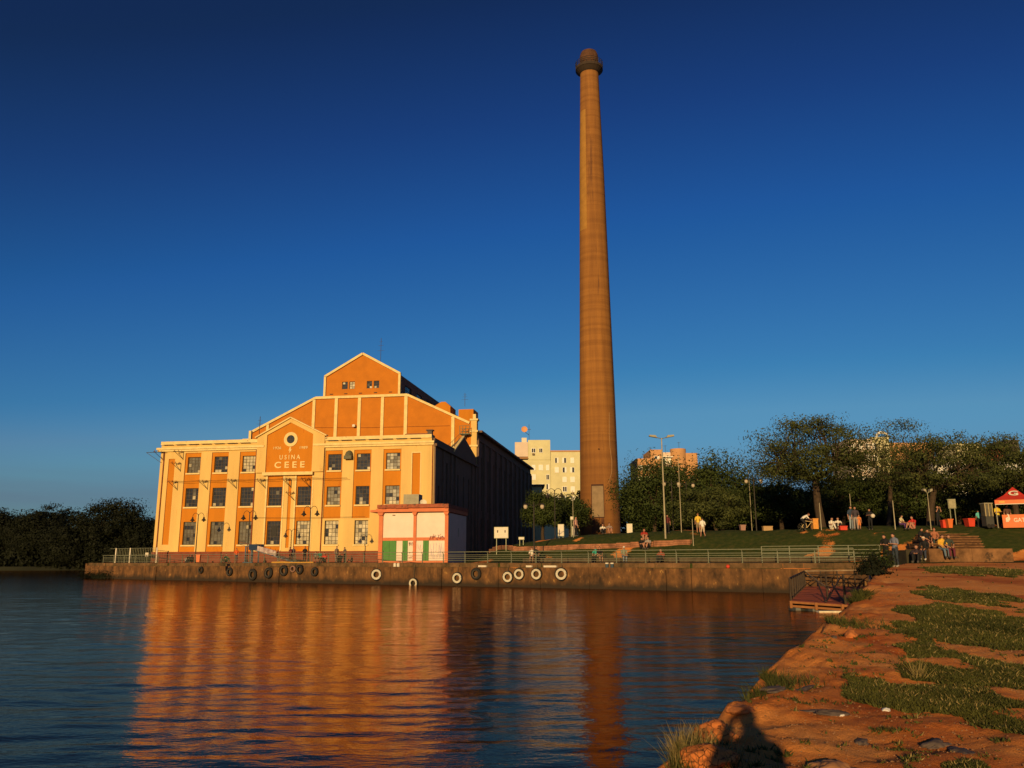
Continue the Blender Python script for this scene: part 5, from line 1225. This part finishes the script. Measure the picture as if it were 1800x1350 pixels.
MB().box(x0, x1, -.02, 0, zv, ze - .01).build('valance', ora, tn); MB().box(x0 - .02, x0, .01, 2.5, zv, ze - .01).build('valance', redf, tn)
MB().box(x0, x1, -.03, -.022, zv - .05, zv + .0).build('white_hem', M['white'], tn)
for x, y in ((x0 + .03, .05), (x1 - .03, .05), (x0 + .03, 2.45), (x1 - .03, 2.45)): MB().beam((x, y, 0), (x, y, ze), .05).build('tent_leg', M['grey'], tn)
MB().box(x0 + .35, x1, .05, .7, 0, zz(905)).build('counter_banner', ora, tn)
lettering('lettering', 'GATORADE', M['white'], tn, x0 + .95 + 1.05, .035, zz(905) * .42, 1.9, .3, .005, .006)
lettering('lettering', 'G', M['white'], tn, cx - .02, .44, ze + (zp - ze) * .32, .62, .42, .005, .01, tilt=R(-32))
MB().prism([(x0 + .55, .42), (x0 + .72, .42), (x0 + .85, .62), (x0 + .78, .95), (x0 + .68, 1.0), (x0 + .72, .78), (x0 + .56, .7)], .03, .048).build('bolt_logo', M['white'], tn)
MB().box(x0 + .25, x0 + .62, -.03, -.022, zv + .08, ze - .1).build('valance_badge', pm((.62, .40, .10)), tn)
ct = thing('vending_cart', 'glass sided vending cart standing left of the red tent', 'cart', (0, TY_ + .3, TP.z))
c0, c1 = X(1744), X(1758)
MB().box(c0, c1, 0, .6, .15, zz(907)).build('cart_base', pm((.05, .05, .045)), ct)
for x in (c0 + .03, (c0 + c1) / 2, c1 - .03): MB().beam((x, .02, zz(907)), (x, .02, zz(885)), .05).build('cart_post', pm((.40, .32, .16)), ct)
MB().box(c0, c1, .05, .55, zz(906.9) + .01, zz(885)).build('glass_case', M['g_mid'], ct); MB().box(c0 - .03, c1 + .03, -.03, .63, zz(885), zz(884) + .03).build('cart_roof', M['grey'], ct)
for x in (c0 + .15, c1 - .15): MB().tube([(x, -.02, .15), (x, .04, .15)], .15, 12).build('wheel', rub, ct)

# ------------------------------------------------------------------ people
MIR = lambda p: (-p[0], p[1], p[2])
def pose_joints(kind):
    J = {}
    if kind in ('stand', 'walk', 'photo', 'phone', 'away'):
        J.update(pel=(0, 0, .94), spi=(0, .01, 1.12), che=(0, .0, 1.33), nec=(0, .01, 1.47), hb=(0, 0, 1.54), hc=(0, -.01, 1.63))
        J['shR'] = (.185, 0, 1.41); J['elR'] = (.24, .03, 1.13); J['wrR'] = (.25, -.04, .89); J['hiR'] = (.095, 0, .90); J['knR'] = (.10, -.01, .50); J['anR'] = (.105, .03, .09); J['toR'] = (.115, -.13, .035)
        for k in ('sh', 'el', 'wr', 'hi', 'kn', 'an', 'to'): J[k + 'L'] = MIR(J[k + 'R'])
        if kind == 'walk':
            J['knR'] = (.10, -.16, .52); J['anR'] = (.10, -.24, .12); J['toR'] = (.11, -.39, .08); J['knL'] = (-.10, .02, .50); J['anL'] = (-.10, .24, .15); J['toL'] = (-.11, .12, .045); J['wrR'] = (.25, .1, .90); J['wrL'] = (-.25, -.17, .92)
        if kind == 'photo':
            J['elR'] = (.22, -.14, 1.24); J['elL'] = (-.22, -.14, 1.24); J['wrR'] = (.10, -.20, 1.53); J['wrL'] = (-.10, -.20, 1.53)
        if kind == 'phone':
            J['elR'] = (.24, -.02, 1.15); J['wrR'] = (.12, -.24, 1.18); J['elL'] = (-.24, -.02, 1.15); J['wrL'] = (-.10, -.24, 1.18); J['hb'] = (0, -.02, 1.53); J['hc'] = (0, -.06, 1.60)
    elif kind == 'sit':
        J.update(pel=(0, .42, .54), spi=(0, .43, .72), che=(0, .36, .92), nec=(0, .33, 1.06), hb=(0, .30, 1.12), hc=(0, .27, 1.20))
        J['shR'] = (.18, .36, 1.0); J['elR'] = (.24, .25, .75); J['wrR'] = (.12, .05, .64); J['hiR'] = (.09, .42, .52); J['knR'] = (.12, -.02, .50); J['anR'] = (.12, .0, .09); J['toR'] = (.13, -.15, .035)
        for k in ('sh', 'el', 'wr', 'hi', 'kn', 'an', 'to'): J[k + 'L'] = MIR(J[k + 'R'])
        J['anL'] = (-.12, -.08, .09); J['toL'] = (-.13, -.23, .035)
    elif kind == 'ground':
        J.update(pel=(0, .1, .13), spi=(0, .16, .30), che=(0, .12, .51), nec=(0, .08, .65), hb=(0, .05, .71), hc=(0, .02, .79))
        J['shR'] = (.18, .1, .59); J['elR'] = (.24, -.08, .40); J['wrR'] = (.10, -.27, .45); J['hiR'] = (.09, .08, .13); J['knR'] = (.13, -.30, .47); J['anR'] = (.11, -.50, .08); J['toR'] = (.12, -.65, .035)
        for k in ('sh', 'el', 'wr', 'hi', 'kn', 'an', 'to'): J[k + 'L'] = MIR(J[k + 'R'])
    elif kind == 'cycle':
        J.update(pel=(0, .25, .98), spi=(0, .12, 1.10), che=(0, -.12, 1.22), nec=(0, -.24, 1.29), hb=(0, -.30, 1.32), hc=(0, -.38, 1.37))
        J['shR'] = (.18, -.14, 1.26); J['elR'] = (.22, -.28, 1.05); J['wrR'] = (.22, -.45, .95); J['hiR'] = (.09, .24, .95); J['knR'] = (.10, -.12, .75); J['anR'] = (.10, .05, .38); J['toR'] = (.11, -.12, .33)
        for k in ('sh', 'el', 'wr', 'hi', 'kn', 'an', 'to'): J[k + 'L'] = MIR(J[k + 'R'])
        J['knL'] = (-.10, -.02, .58); J['anL'] = (-.10, .10, .16); J['toL'] = (-.11, -.06, .13)
    return {k: Vector(v) for k, v in J.items()}
RAD = dict(pel=(.15, .115), spi=(.125, .095), che=(.155, .11), nec=(.06, .06), hb=(.06, .065), sh=(.065, .062), el=(.043, .043), wr=(.028, .03), hi=(.088, .092), kn=(.056, .058), an=(.038, .042), to=(.035, .03))
BONES = [('pel', 'spi', 'torso'), ('spi', 'che', 'torso'), ('che', 'nec', 'torso'), ('nec', 'hb', 'neck')]
for s_ in 'LR': BONES += [('che', 'sh' + s_, 'torso'), ('sh' + s_, 'el' + s_, 'uparm'), ('el' + s_, 'wr' + s_, 'forearm'), ('pel', 'hi' + s_, 'hips'), ('hi' + s_, 'kn' + s_, 'thigh'), ('kn' + s_, 'an' + s_, 'shin'), ('an' + s_, 'to' + s_, 'foot')]
_bodies = {}
def head_parts(J, m_):
    c = J['hc']; m_.ball(c, (.077, .095, .115), 12); f = Vector((0, -1, 0))
    m_.add([c + Vector(v) for v in ((-.014, -.088, -.025), (.014, -.088, -.025), (0, -.118, -.02), (0, -.088, .03))], [(0, 1, 2), (1, 3, 2), (3, 0, 2)])
    for s in (-1, 1): m_.ball(c + Vector((s * .078, .01, -.005)), (.012, .022, .032), 6)
def body(kind):
    if kind in _bodies: return _bodies[kind]
    J = pose_joints(kind); names = [k for k in J if k != 'hc']; idx = {k: i for i, k in enumerate(names)}
    me = bpy.data.meshes.new('skel'); me.from_pydata([J[k] for k in names], [(idx[a], idx[b]) for a, b, _ in BONES], []); o = bpy.data.objects.new('skel', me); C.objects.link(o)
    sk = o.modifiers.new('Skin', 'SKIN'); sk.use_smooth_shade = True
    if not me.skin_vertices: 
        bpy.context.view_layer.objects.active = o
    sv = me.skin_vertices[0].data
    for k in names:
        kk = k[:2] if k[-1] in 'LR' and k[:2] in RAD else k
        sv[idx[k]].radius = RAD[kk]; sv[idx[k]].use_root = (k == 'pel')
    sb = o.modifiers.new('Sub', 'SUBSURF'); sb.levels = 1; sb.render_levels = 1
    bpy.context.view_layer.update(); dg = bpy.context.evaluated_depsgraph_get(); ev = bpy.data.meshes.new_from_object(o.evaluated_get(dg)); C.objects.unlink(o); bpy.data.objects.remove(o)
    V = [v.co.copy() for v in ev.vertices]; Nn = [v.normal.copy() for v in ev.vertices]; Fc = [tuple(p.vertices) for p in ev.polygons]
    def region(c):
        best = None
        for a, b, r in BONES:
            A_, B_ = J[a], J[b]; d_ = B_ - A_; t = max(0, min(1, (c - A_).dot(d_) / d_.length_squared)); dist = (c - (A_ + d_ * t)).length - (.07 if r in ('torso', 'hips') else .02)
            if best is None or dist < best[0]: best = (dist, r)
        return best[1]
    reg = [region(sum((V[i] for i in f), Vector()) / len(f)) for f in Fc]
    m_ = MB(); m_.add(V, Fc); head_parts(J, m_); bm_ = m_.mesh('body_' + kind, M['skin']); bm_.polygons.foreach_set('use_smooth', [True] * len(bm_.polygons))
    def shell(rs, off):
        fs = [f for f, r in zip(Fc, reg) if r in rs]; used = sorted({i for f in fs for i in f}); mp = {i: k for k, i in enumerate(used)}
        q_ = MB().add([V[i] + Nn[i] * off for i in used], [tuple(mp[i] for i in f) for f in fs]).mesh('cloth_' + kind, M['shoe']); q_.polygons.foreach_set('use_smooth', [True] * len(q_.polygons)); return q_
    out = dict(body=bm_, tee=shell({'torso', 'uparm'}, .018), long=shell({'torso', 'uparm', 'forearm'}, .018), trousers=shell({'hips', 'thigh', 'shin'}, .014), shorts=shell({'hips', 'thigh'}, .020), shoes=shell({'foot'}, .018))
    c = J['hc']; hm = MB()
    vs = []; n = 12
    for i in range(6):
        p = .1 + i * .30
        for k in range(n):
            t = 2 * math.pi * k / n; front = max(0, -math.sin(t)); pp = min(p, 1.15 if front > .4 else 2.2)
            vs.append(c + Vector((.086 * math.sin(pp) * math.cos(t), .105 * math.sin(pp) * math.sin(t) + .006, .124 * math.cos(pp) + .006)))
    hm.add(vs, [(i * n + k, (i + 1) * n + k, (i + 1) * n + (k + 1) % n, i * n + (k + 1) % n) for i in range(5) for k in range(n)] + [tuple(range(n))]); out['hair'] = hm.mesh('hair', M['hair'])
    lh = MB().add(vs, [(i * n + k, (i + 1) * n + k, (i + 1) * n + (k + 1) % n, i * n + (k + 1) % n) for i in range(5) for k in range(n)] + [tuple(range(n))]); lh.tube([c + Vector((0, .06, .03)), c + Vector((0, .095, -.1)), c + Vector((0, .105, -.30))], [.07, .085, .05], 8); out['longhair'] = lh.mesh('hair', M['hair'])
    cp = MB().lathe([(0, .135), (.05, .13), (.088, .09), (.1, .035), (.1, .02)], c, 12); cp.add([c + Vector(v) for v in ((-.07, -.09, .03), (.07, -.09, .03), (.05, -.19, .02), (-.05, -.19, .02))], [(0, 1, 2, 3)]); out['cap'] = cp.mesh('cap', M['white'])
    ey = MB()
    for s in (-1, 1): ey.ball(c + Vector((s * .03, -.088, .012)), (.010, .006, .006), 6)
    ey.box(c.x - .022, c.x + .022, c.y - .089, c.y - .083, c.z - .056, c.z - .050); out['eyes'] = ey.mesh('eyes_and_mouth', pm((.05, .02, .015)))
    hd = MB()
    for s in 'LR':
        w = J['wr' + s]; d_ = (w - J['el' + s]).normalized(); u = d_.cross(Vector((0, 0, 1))).normalized() if abs(d_.z) < .95 else Vector((0, 1, 0)); pe = w + d_ * .085
        hd.tube([w, w + d_ * .04, pe], [.026, .036, .034], 6)
        for k, L in enumerate((.062, .075, .07, .055)):
            b_ = pe + u * (-.026 + .0175 * k); nn = d_.cross(u); hd.tube([b_ - d_ * .01, b_ + d_ * L * .55 + nn * .008, b_ + d_ * L * .9 + nn * .026], [.009, .008, .006], 5)
        b_ = w + d_ * .03 - u * .03; hd.tube([b_, b_ - u * .02 + d_ * .03, b_ - u * .022 + d_ * .058], [.012, .010, .008], 5)
    out['hands'] = hd.mesh('hands', M['skin']); _bodies[kind] = out; return out
def person(pos, kind, label, top, bottom, rz=0, h=1.0, sleeves='tee', legs='trousers', hair='hair', haircol=None, shoe=(.08, .07, .06), skin='skin', group=None):
    b = body(kind); t = thing('person', label, 'person', pos, rz, group); t.scale = (h, h, h)
    def P(n, key, mat):
        o = link(n, b[key], t); o.material_slots[0].link = 'OBJECT'; o.material_slots[0].material = mat
    P('body', 'body', M[skin]); P('hands', 'hands', M[skin]); P('shirt', sleeves, pm(top, .85)); P('trousers' if legs == 'trousers' else 'shorts', legs, pm(bottom, .85)); P('shoes', 'shoes', pm(shoe, .7)); P('facial_features', 'eyes', pm((.05, .02, .015)))
    P('cap' if hair == 'cap' else 'hair', hair, pm(haircol, .8) if haircol else M['hair']); return t
BLK = (.012, .012, .014); JEAN = (.035, .045, .075); WHT = (.62, .58, .50); RED = (.45, .03, .02); KHA = (.28, .20, .12); GRN = (.05, .16, .07); TEAL = (.03, .30, .24)
def prom(x, b): u = (x - 900) / 1490; Yq = (76 + QN * b) / (1 + .723 * u); return Vector((u * Yq, Yq, 2.13))
# promenade, left
person(prom(330, 1.3), 'ground', 'person in black sitting on the quay edge, left of the first lantern post', BLK, BLK, .3, 1.15); person(prom(335, 1.9), 'ground', 'person in dark red hood sitting beside the first lantern post', (.10, .02, .03), JEAN, -.4, 1.15)
person(prom(326, 1.0), 'ground', 'child in a white shirt sitting leftmost on the quay', WHT, JEAN, .8, .8)
person(prom(389, 1.2), 'ground', 'person in red shirt sitting left of the one in green before the gangway', (.40, .06, .04), KHA, .5, 1.15, haircol=(.15, .04, .02)); person(prom(396, 1.5), 'ground', 'person in a green shirt sitting left of the gangway frame', GRN, (.05, .08, .04), .9, 1.2)
person(prom(413.5, 3.2), 'stand', 'person in bright orange shirt standing under the gangway frame', (.60, .10, .02), JEAN, .2, 1.0)
person(prom(487, 1.8), 'phone', 'person in grey stooping at the foot of the gangway', (.14, .11, .10), (.22, .18, .14), -.9, .85)
person(prom(508.5, 1.5), 'phone', 'person in dark red top standing left in the close pair by the pediment lamp', (.12, .02, .02), BLK, -.7, 1.02); person(prom(513.5, 1.8), 'stand', 'person in grey standing right in the close pair by the pediment lamp', (.16, .13, .12), (.12, .10, .09), .8, 1.04)
person(prom(534, 1.5), 'stand', 'person all in black standing against the pale wall beside the tall lantern post', BLK, BLK, 0, 1.02)
person(prom(553, 1.0), 'sit', 'person in grey shirt sitting left in the trio right of the tall lantern post', (.26, .22, .18), KHA, .2, .95, legs='shorts'); person(prom(559, 1.2), 'sit', 'person in green shirt sitting in the middle of the trio', (.05, .22, .15), (.05, .05, .04), -.1, .95, legs='shorts')
person(prom(568.5, 1.4), 'ground', 'person in bright red shirt sitting right of the one in green', (.60, .03, .02), BLK, -.5, 1.2)
person(prom(590, 1.2), 'stand', 'person in a khaki jacket standing between the pale ground floor windows', (.22, .15, .11), (.24, .20, .17), .9, 1.0, 'long', haircol=(.15, .08, .04)); person(prom(596, 1.6), 'ground', 'person in dark clothes sitting between two standing people', BLK, BLK, 0, 1.2)
person(prom(604.5, 1.3), 'phone', 'person in dark shirt leaning right of the khaki jacket', (.10, .08, .07), BLK, -.8, .95)
person(prom(616, 1.3), 'ground', 'person in black crouched low at the right end of that group', BLK, BLK, -1.4, .8)
# promenade, right, on the seat wall
def onwall(x): u = (x - 900) / 1490; Yq = (76 + QN * 3.05) / (1 + .723 * u); return Vector((u * Yq, Yq, 2.13))
person(onwall(933.5), 'sit', 'person in white shirt and pink shorts sitting left in the couple above the white tyres', WHT, (.50, .22, .20), -.15, 1.08, legs='shorts'); person(onwall(944), 'sit', 'person in black with long hair sitting right in the couple above the white tyres', BLK, BLK, .3, 1.1, hair='longhair')
person(onwall(1043), 'sit', 'person in teal shirt sitting behind the railing below the chimney', TEAL, BLK, -.6, 1.05); person(onwall(1056), 'sit', 'person in black shirt and tan shorts sitting right of the teal shirt', BLK, (.48, .26, .14), .3, 1.05, legs='shorts')
person(onwall(1098), 'sit', 'lone person in grey shirt and white cap sitting behind the railing', (.22, .24, .17), (.20, .24, .30), .1, 1.05, hair='cap', haircol=WHT); person(onwall(1161), 'ground', 'person in a dull red shirt sitting low at the right of the seated row', (.28, .07, .04), BLK, -.5, 1.3)
person(hit(1133, 951), 'ground', 'girl in red top sitting above on the retaining wall', (.32, .03, .02), (.45, .25, .18), 0, 1.25, legs='shorts', hair='longhair', haircol=(.12, .03, .02)); person(hit(1129, 966), 'ground', 'person in dark shorts sitting left, below the girl on the retaining wall', BLK, BLK, .4, 1.2, legs='shorts'); person(hit(1139, 965), 'ground', 'person in pale top sitting right, below the girl on the retaining wall', (.30, .26, .24), BLK, -.6, 1.2, legs='shorts')
# around the chimney
person(hit(1060, 939), 'ground', 'person in a white shirt sitting left of two at the chimney foot', WHT, BLK, .1, 1.15); person(hit(1071.5, 938), 'ground', 'person in patterned grey shirt sitting right of two at the chimney foot', (.26, .20, .17), (.45, .22, .15), .1, 1.2, legs='shorts', shoe=(.4, .2, .1))
person(hit(1012.5, 943), 'stand', 'person in pale pink shirt leaning at the left side of the chimney', (.50, .28, .22), BLK, .9, 1.15, 'long')
person(hit(1174, 938), 'stand', 'shaded person in dark red standing right behind the floodlight mast', (.10, .02, .02), BLK, 0, 1.0)
person(hit(1228, 938), 'walk', 'person in a yellow shirt walking away, left of the white shirt', (.62, .42, .05), KHA, math.pi - .2, 1.05, legs='shorts', haircol=(.2, .08, .03)); person(hit(1236, 945), 'walk', 'person in white shirt walking away across the lawn', (.70, .68, .62), (.45, .35, .25), math.pi + .2, 1.0, legs='shorts')
# crest
bp = hit(1421, 934); 
bk = thing('bicycle', 'pale framed bicycle being pushed along the crest before the orange box', 'bicycle', bp, .0)
for x in (-.52, .52):
    w_ = MB(); pts = [(x + .33 * math.cos(2 * math.pi * k / 20), 0, .34 + .33 * math.sin(2 * math.pi * k / 20)) for k in range(21)]; w_.tube(pts, .022, 5); ww = w_.build('wheel', rub, bk)
    sp = MB()
    for k in range(8): sp.beam((x, 0, .34), (x + .32 * math.cos(k * math.pi / 4), 0, .34 + .32 * math.sin(k * math.pi / 4)), .008)
    sp.build('spokes', M['grey'], ww)
fm = MB(); bb, hd_, stp, rw_, fw = (-.08, 0, .3), (.36, 0, .82), (-.2, 0, .85), (-.52, 0, .34), (.52, 0, .34)
for p, q in ((bb, hd_), (bb, stp), (stp, (.34, 0, .78)), (rw_, bb), (rw_, stp), (hd_, fw)): fm.tube([p, q], .022, 6)
fm.build('frame', pm((.60, .45, .22)), bk); MB().box(-.33, -.08, -.07, .07, .88, .93).build('saddle', rub, bk); MB().beam((.34, -.25, .95), (.34, .25, .95), .03).beam((.36, 0, .8), (.34, 0, .95), .03).build('handlebar', M['darksteel'], bk)
person(bp + Vector((-.35, -.25, .0)), 'cycle', 'cyclist in a white shirt bent over the bicycle', (.66, .62, .56), BLK, math.pi / 2, 1.0, haircol=(.1, .03, .02))
for x, y, k, lb, tp, bt, rz, hh, lg in ((1464, 932, 'ground', 'leftmost sitting person in white beside the big trunk', WHT, WHT, .3, 1.15, 'trousers'), (1474, 931, 'ground', 'second sitting person in white beside the big trunk, nearer the red bag', WHT, BLK, -.3, 1.1, 'trousers'),
        (1498, 932, 'stand', 'man in dark blue shirt and pale jeans, left of the standing pair on the crest', (.03, .05, .09), (.22, .27, .32), .2, 1.1, 'trousers'), (1505.5, 932, 'stand', 'person in dark clothes right in the standing pair on the crest', (.05, .04, .05), (.26, .22, .20), -.4, 1.08, 'trousers'),
        (1511.5, 931, 'stand', 'child in orange dress like top beside the standing pair', (.60, .20, .06), (.60, .20, .06), 0, .68, 'shorts'), (1531, 932, 'phone', 'person in black holding a pale round bag near the dark trees', BLK, BLK, -.6, .98, 'trousers'),
        (1592, 931, 'sit', 'person in pale shirt and purple trousers sitting on the crest of the lawn', (.55, .47, .28), (.10, .04, .16), .6, .85, 'trousers'), (1604, 931, 'ground', 'person in red sitting bent over right of the pale shirt', RED, (.50, .22, .16), -1.0, 1.15, 'shorts')):
    person(hit(x, y), k, lb, tp, bt, rz, hh, legs=lg)
MB().ball((0, 0, 0), .17, 10).build('shoulder_bag', M['white'], label='pale round bag held by the person in black near the dark trees', cat='bag', loc=hit(1531, 932) + Vector((.1, -.35, 1.1)))
# stairs and low wall
def sz(x, y, Y, z): u = ray(x, y); return Vector((u.x / u.y * Y, Y, z))
person(sz(1628, 950, 57.5, 3.15), 'sit', 'person in black sitting leftmost on the stairs edge', BLK, BLK, .5, 1.0); person(sz(1635, 950, 57.2, 3.0), 'sit', 'person with bare legs holding both hands to the face on the stairs edge', BLK, (.1, .03, .03), .0, 1.05, legs='shorts'); person(sz(1645, 950, 57.4, 3.15), 'sit', 'person in brown top and dark trousers sitting right of the bare legs', (.34, .13, .07), (.03, .05, .05), -.3, 1.0, 'long', haircol=(.25, .05, .03))
person(sz(1665, 980, 52.75, 2.42), 'sit', 'person in a yellow shirt and blue jeans sitting on the low wall', (.62, .36, .04), (.10, .15, .20), .1, 1.12, hair='longhair'); person(sz(1674.5, 980, 52.7, 2.42), 'sit', 'person in black with dark red trousers on the low wall beside the yellow shirt', (.04, .05, .04), (.12, .02, .04), -.1, 1.12, hair='longhair')
person(sz(1651, 928, 67, 4.8), 'photo', 'person in black standing with raised arms behind the orange bin', BLK, BLK, .2, 1.0)
mp = hit(1576, 997)
person(mp, 'phone', 'man in grey blue shirt standing at the bank edge in profile', (.15, .17, .24), (.025, .035, .05), -1.2, .95, shoe=(.3, .27, .24)); person(mp + Vector((-.30, .35, 0)), 'phone', 'person in black half hidden behind the man in the grey blue shirt', BLK, BLK, -1.0, .92)
person(sz(1623, 978, 53.3, 2.3), 'sit', 'man in black with a pale cap sitting at the dark wall block', BLK, JEAN, -.8, 1.12, 'long', hair='cap', haircol=(.55, .42, .30), shoe=(.5, .45, .4)); person(sz(1612, 982, 52.9, 2.15), 'ground', 'dark clothed person sitting on the ground left of the pale cap', (.03, .02, .03), BLK, -.6, 1.25, 'long')
# by the tent
for x, lb, tp, bt, k, rz, hh, lg in ((1722, 'person in a turquoise shirt seen from behind left of the vending cart', (.10, .42, .40), BLK, 'stand', math.pi, .72, 'trousers'), (1733, 'person in pale red clothes standing left of the bright red outfit', (.50, .25, .16), (.50, .08, .08), 'stand', .6, .85, 'trousers'),
        (1740, 'person in a bright red outfit with pink shoulders by the vending cart', (.60, .05, .07), (.55, .03, .04), 'stand', -.4, .95, 'trousers')):
    person(hit(x, 927), k, lb, tp, bt, rz, hh, legs=lg)
person(Vector((X(1771), TY_ + .7, TP.z)), 'phone', 'vendor in a yellow shirt behind the counter under the red tent', (.62, .46, .03), BLK, .2, 1.0); person(Vector((X(1792), TY_ + .9, TP.z)), 'stand', 'second shaded figure further inside the red tent', (.10, .05, .04), BLK, 0, 1.0)
# the photographer, whose shadow falls on the bank
pz = float(surf_z(np.array([-.05]), np.array([-.55]))[0])
person(Vector((-.06, -.55, pz)), 'photo', 'photographer standing on the bank with both hands raised, casting the long shadow', BLK, JEAN, math.pi, 1.09, 'long').scale = (1.16, 1.1, 1.09)

# ------------------------------------------------------------------ lumps, stones and litter in the foreground
def lump(px_, py_, r, label, mat, name='rock', seed=1, sink=.3, cat='rock'):
    c = hit(px_, py_); rr = random.Random(seed); bm = bmesh.new(); bmesh.ops.create_icosphere(bm, subdivisions=4, radius=1)
    for v in bm.verts:
        n = v.co.normalized(); k = 1 + .55 * float(fbm(np.array([n.x * 1.4 + seed]), np.array([n.y * 1.4 + n.z]), seed, 4)[0]) + .22 * float(fbm(np.array([n.x * 6 + seed]), np.array([n.y * 6 + n.z * 5]), seed, 2)[0])
        v.co = Vector((n.x * r[0], n.y * r[1], n.z * r[2])) * k
    me = bpy.data.meshes.new(name); bm.to_mesh(me); bm.free(); me.materials.append(mat); me.polygons.foreach_set('use_smooth', [True] * len(me.polygons))
    return link(name, me, None, label, cat, loc=Vector((c.x, c.y, float(surf_z(np.array([c.x]), np.array([c.y]))[0]) + r[2] * (1 - 2 * sink) * .5)), rz=rr.uniform(0, 3))
def cracked():
    m = nmat('cracked_orange_mud', (.55, .17, .04), .9, .15, 2, .3, 12); N, K = m.node_tree.nodes, m.node_tree.links; p = N['Principled BSDF']; src = p.inputs['Base Color'].links[0].from_socket
    tc = N.new('ShaderNodeTexCoord'); v = N.new('ShaderNodeTexVoronoi'); v.feature = 'DISTANCE_TO_EDGE'; v.inputs['Scale'].default_value = 15; K.new(tc.outputs['Object'], v.inputs['Vector'])
    mr = N.new('ShaderNodeMapRange'); mr.inputs['From Max'].default_value = .04; K.new(v.outputs[0], mr.inputs[0]); mx = N.new('ShaderNodeMix'); mx.data_type = 'RGBA'; mx.inputs['A'].default_value = (.20, .06, .018, 1); K.new(mr.outputs[0], mx.inputs['Factor']); K.new(src, mx.inputs['B']); K.new(mx.outputs['Result'], p.inputs['Base Color'])
    b = N.new('ShaderNodeBump'); b.inputs['Distance'].default_value = .03; K.new(mr.outputs[0], b.inputs['Height']); K.new(b.outputs[0], p.inputs['Normal']); return m
mud = cracked(); earth = nmat('earth_clod', (.46, .16, .05), .95, .2, 4, .4, 15); slate = nmat('grey_slate', (.10, .075, .065), .8, .2, 4, .3, 12)
lump(1257, 1300, (.17, .20, .11), 'upper cracked orange mud lump on the water edge', mud, 'mud_lump', 3); lump(1244, 1342, (.21, .20, .10), 'lower cracked orange mud lump at the bottom edge', mud, 'mud_lump', 4)
lump(1297, 1254, (.13, .14, .05), 'grassy earth clod at the water edge beside the shadow head', earth, 'earth_clod', 5)
lump(1468, 1356, (.19, .17, .07), 'smooth rounded boulder at the bottom edge right of the shadow', nmat('tan_boulder', (.46, .22, .09), .9, .12, 3, .3, 10), 'boulder', 6, .35)
lump(1515, 1297, (.09, .05, .03), 'small dark flat stone right of the shadow', slate, 'stone', 7); lump(1645, 1305, (.15, .09, .04), 'broad dark flat stone near the bottom right', slate, 'stone', 8); lump(1690, 1318, (.16, .10, .03), 'thin dark slab right of the broad stone', slate, 'stone', 9)
lump(1497, 1118, (.13, .1, .10), 'small tan clod standing on the bank halfway along', earth, 'earth_clod', 10); lump(1466, 1128, (.06, .05, .03), 'tiny dark stone near the bank edge', slate, 'stone', 12); lump(1363, 1222, (.18, .12, .03), 'grey flat debris under the white bag at the water edge', slate, 'debris', 13)
lump(1420, 1252, (.20, .04, .015), 'thin grey cloth strip lying on the bare earth', slate, 'rag', 14); lump(1467, 1258, (.16, .07, .03), 'crumpled grey rag right of the cloth strip', slate, 'rag', 15)
wh = pm((.60, .58, .55), .5)
lump(1371, 1219, (.035, .03, .018), 'crumpled white plastic bag at the water edge', wh, 'plastic_bag', 16, .2, 'litter'); lump(1558, 1253, (.045, .035, .02), 'white plastic scrap in the large grass patch', wh, 'plastic_scrap', 17, .2, 'litter'); lump(1478, 1260, (.035, .03, .014), 'bluish white scrap beside the rag', wh, 'plastic_scrap', 18, .2, 'litter'); lump(1648, 1112, (.04, .04, .02), 'tiny white scrap on the far grass', wh, 'plastic_scrap', 19, .2, 'litter'); lump(1622, 986, (.09, .08, .06), 'white cup on the ground before the dark wall block', wh, 'paper_cup', 20, .2, 'litter')
c = [hit(x, y) for x, y in ((1382, 1232), (1400, 1224), (1418, 1216), (1430, 1211))]
mb = MB().tube([p + Vector((0, 0, .03)) for p in c], [.03, .035, .03, .015], 6); mb.build('driftwood', slate, label='dark driftwood stick slanting on the bank beside the white bag', cat='stick')
# loose pebbles
rg = np.random.default_rng(44); n = 6000; Yp = 5.5 + 20 * rg.uniform(0, 1, n) ** 1.8; Xp = Yp * rg.uniform(.12, .64, n); k_ = (Xp > edge_x(Yp) + .1) & (grass_mask(Xp, Yp) < .4); Xp, Yp = Xp[k_], Yp[k_]
mb = MB(); Zp = surf_z(Xp, Yp)
for x, y, z in zip(Xp, Yp, Zp):
    r = random.uniform(.004, .012) * (1 + y * .05); a = [Vector((x + r * random.uniform(.6, 1.3) * math.cos(t), y + r * random.uniform(.6, 1.3) * math.sin(t), z)) for t in (0, 1.6, 3.1, 4.7)]; top = Vector((x, y, z + r * .8))
    mb.add(a + [top], [(0, 1, 4), (1, 2, 4), (2, 3, 4), (3, 0, 4)])
mb.build('pebbles', nmat('pebble', (.30, .15, .07), .9, .3, 40), label='small loose pebbles scattered on the bare red earth', cat='pebbles', kind='stuff')
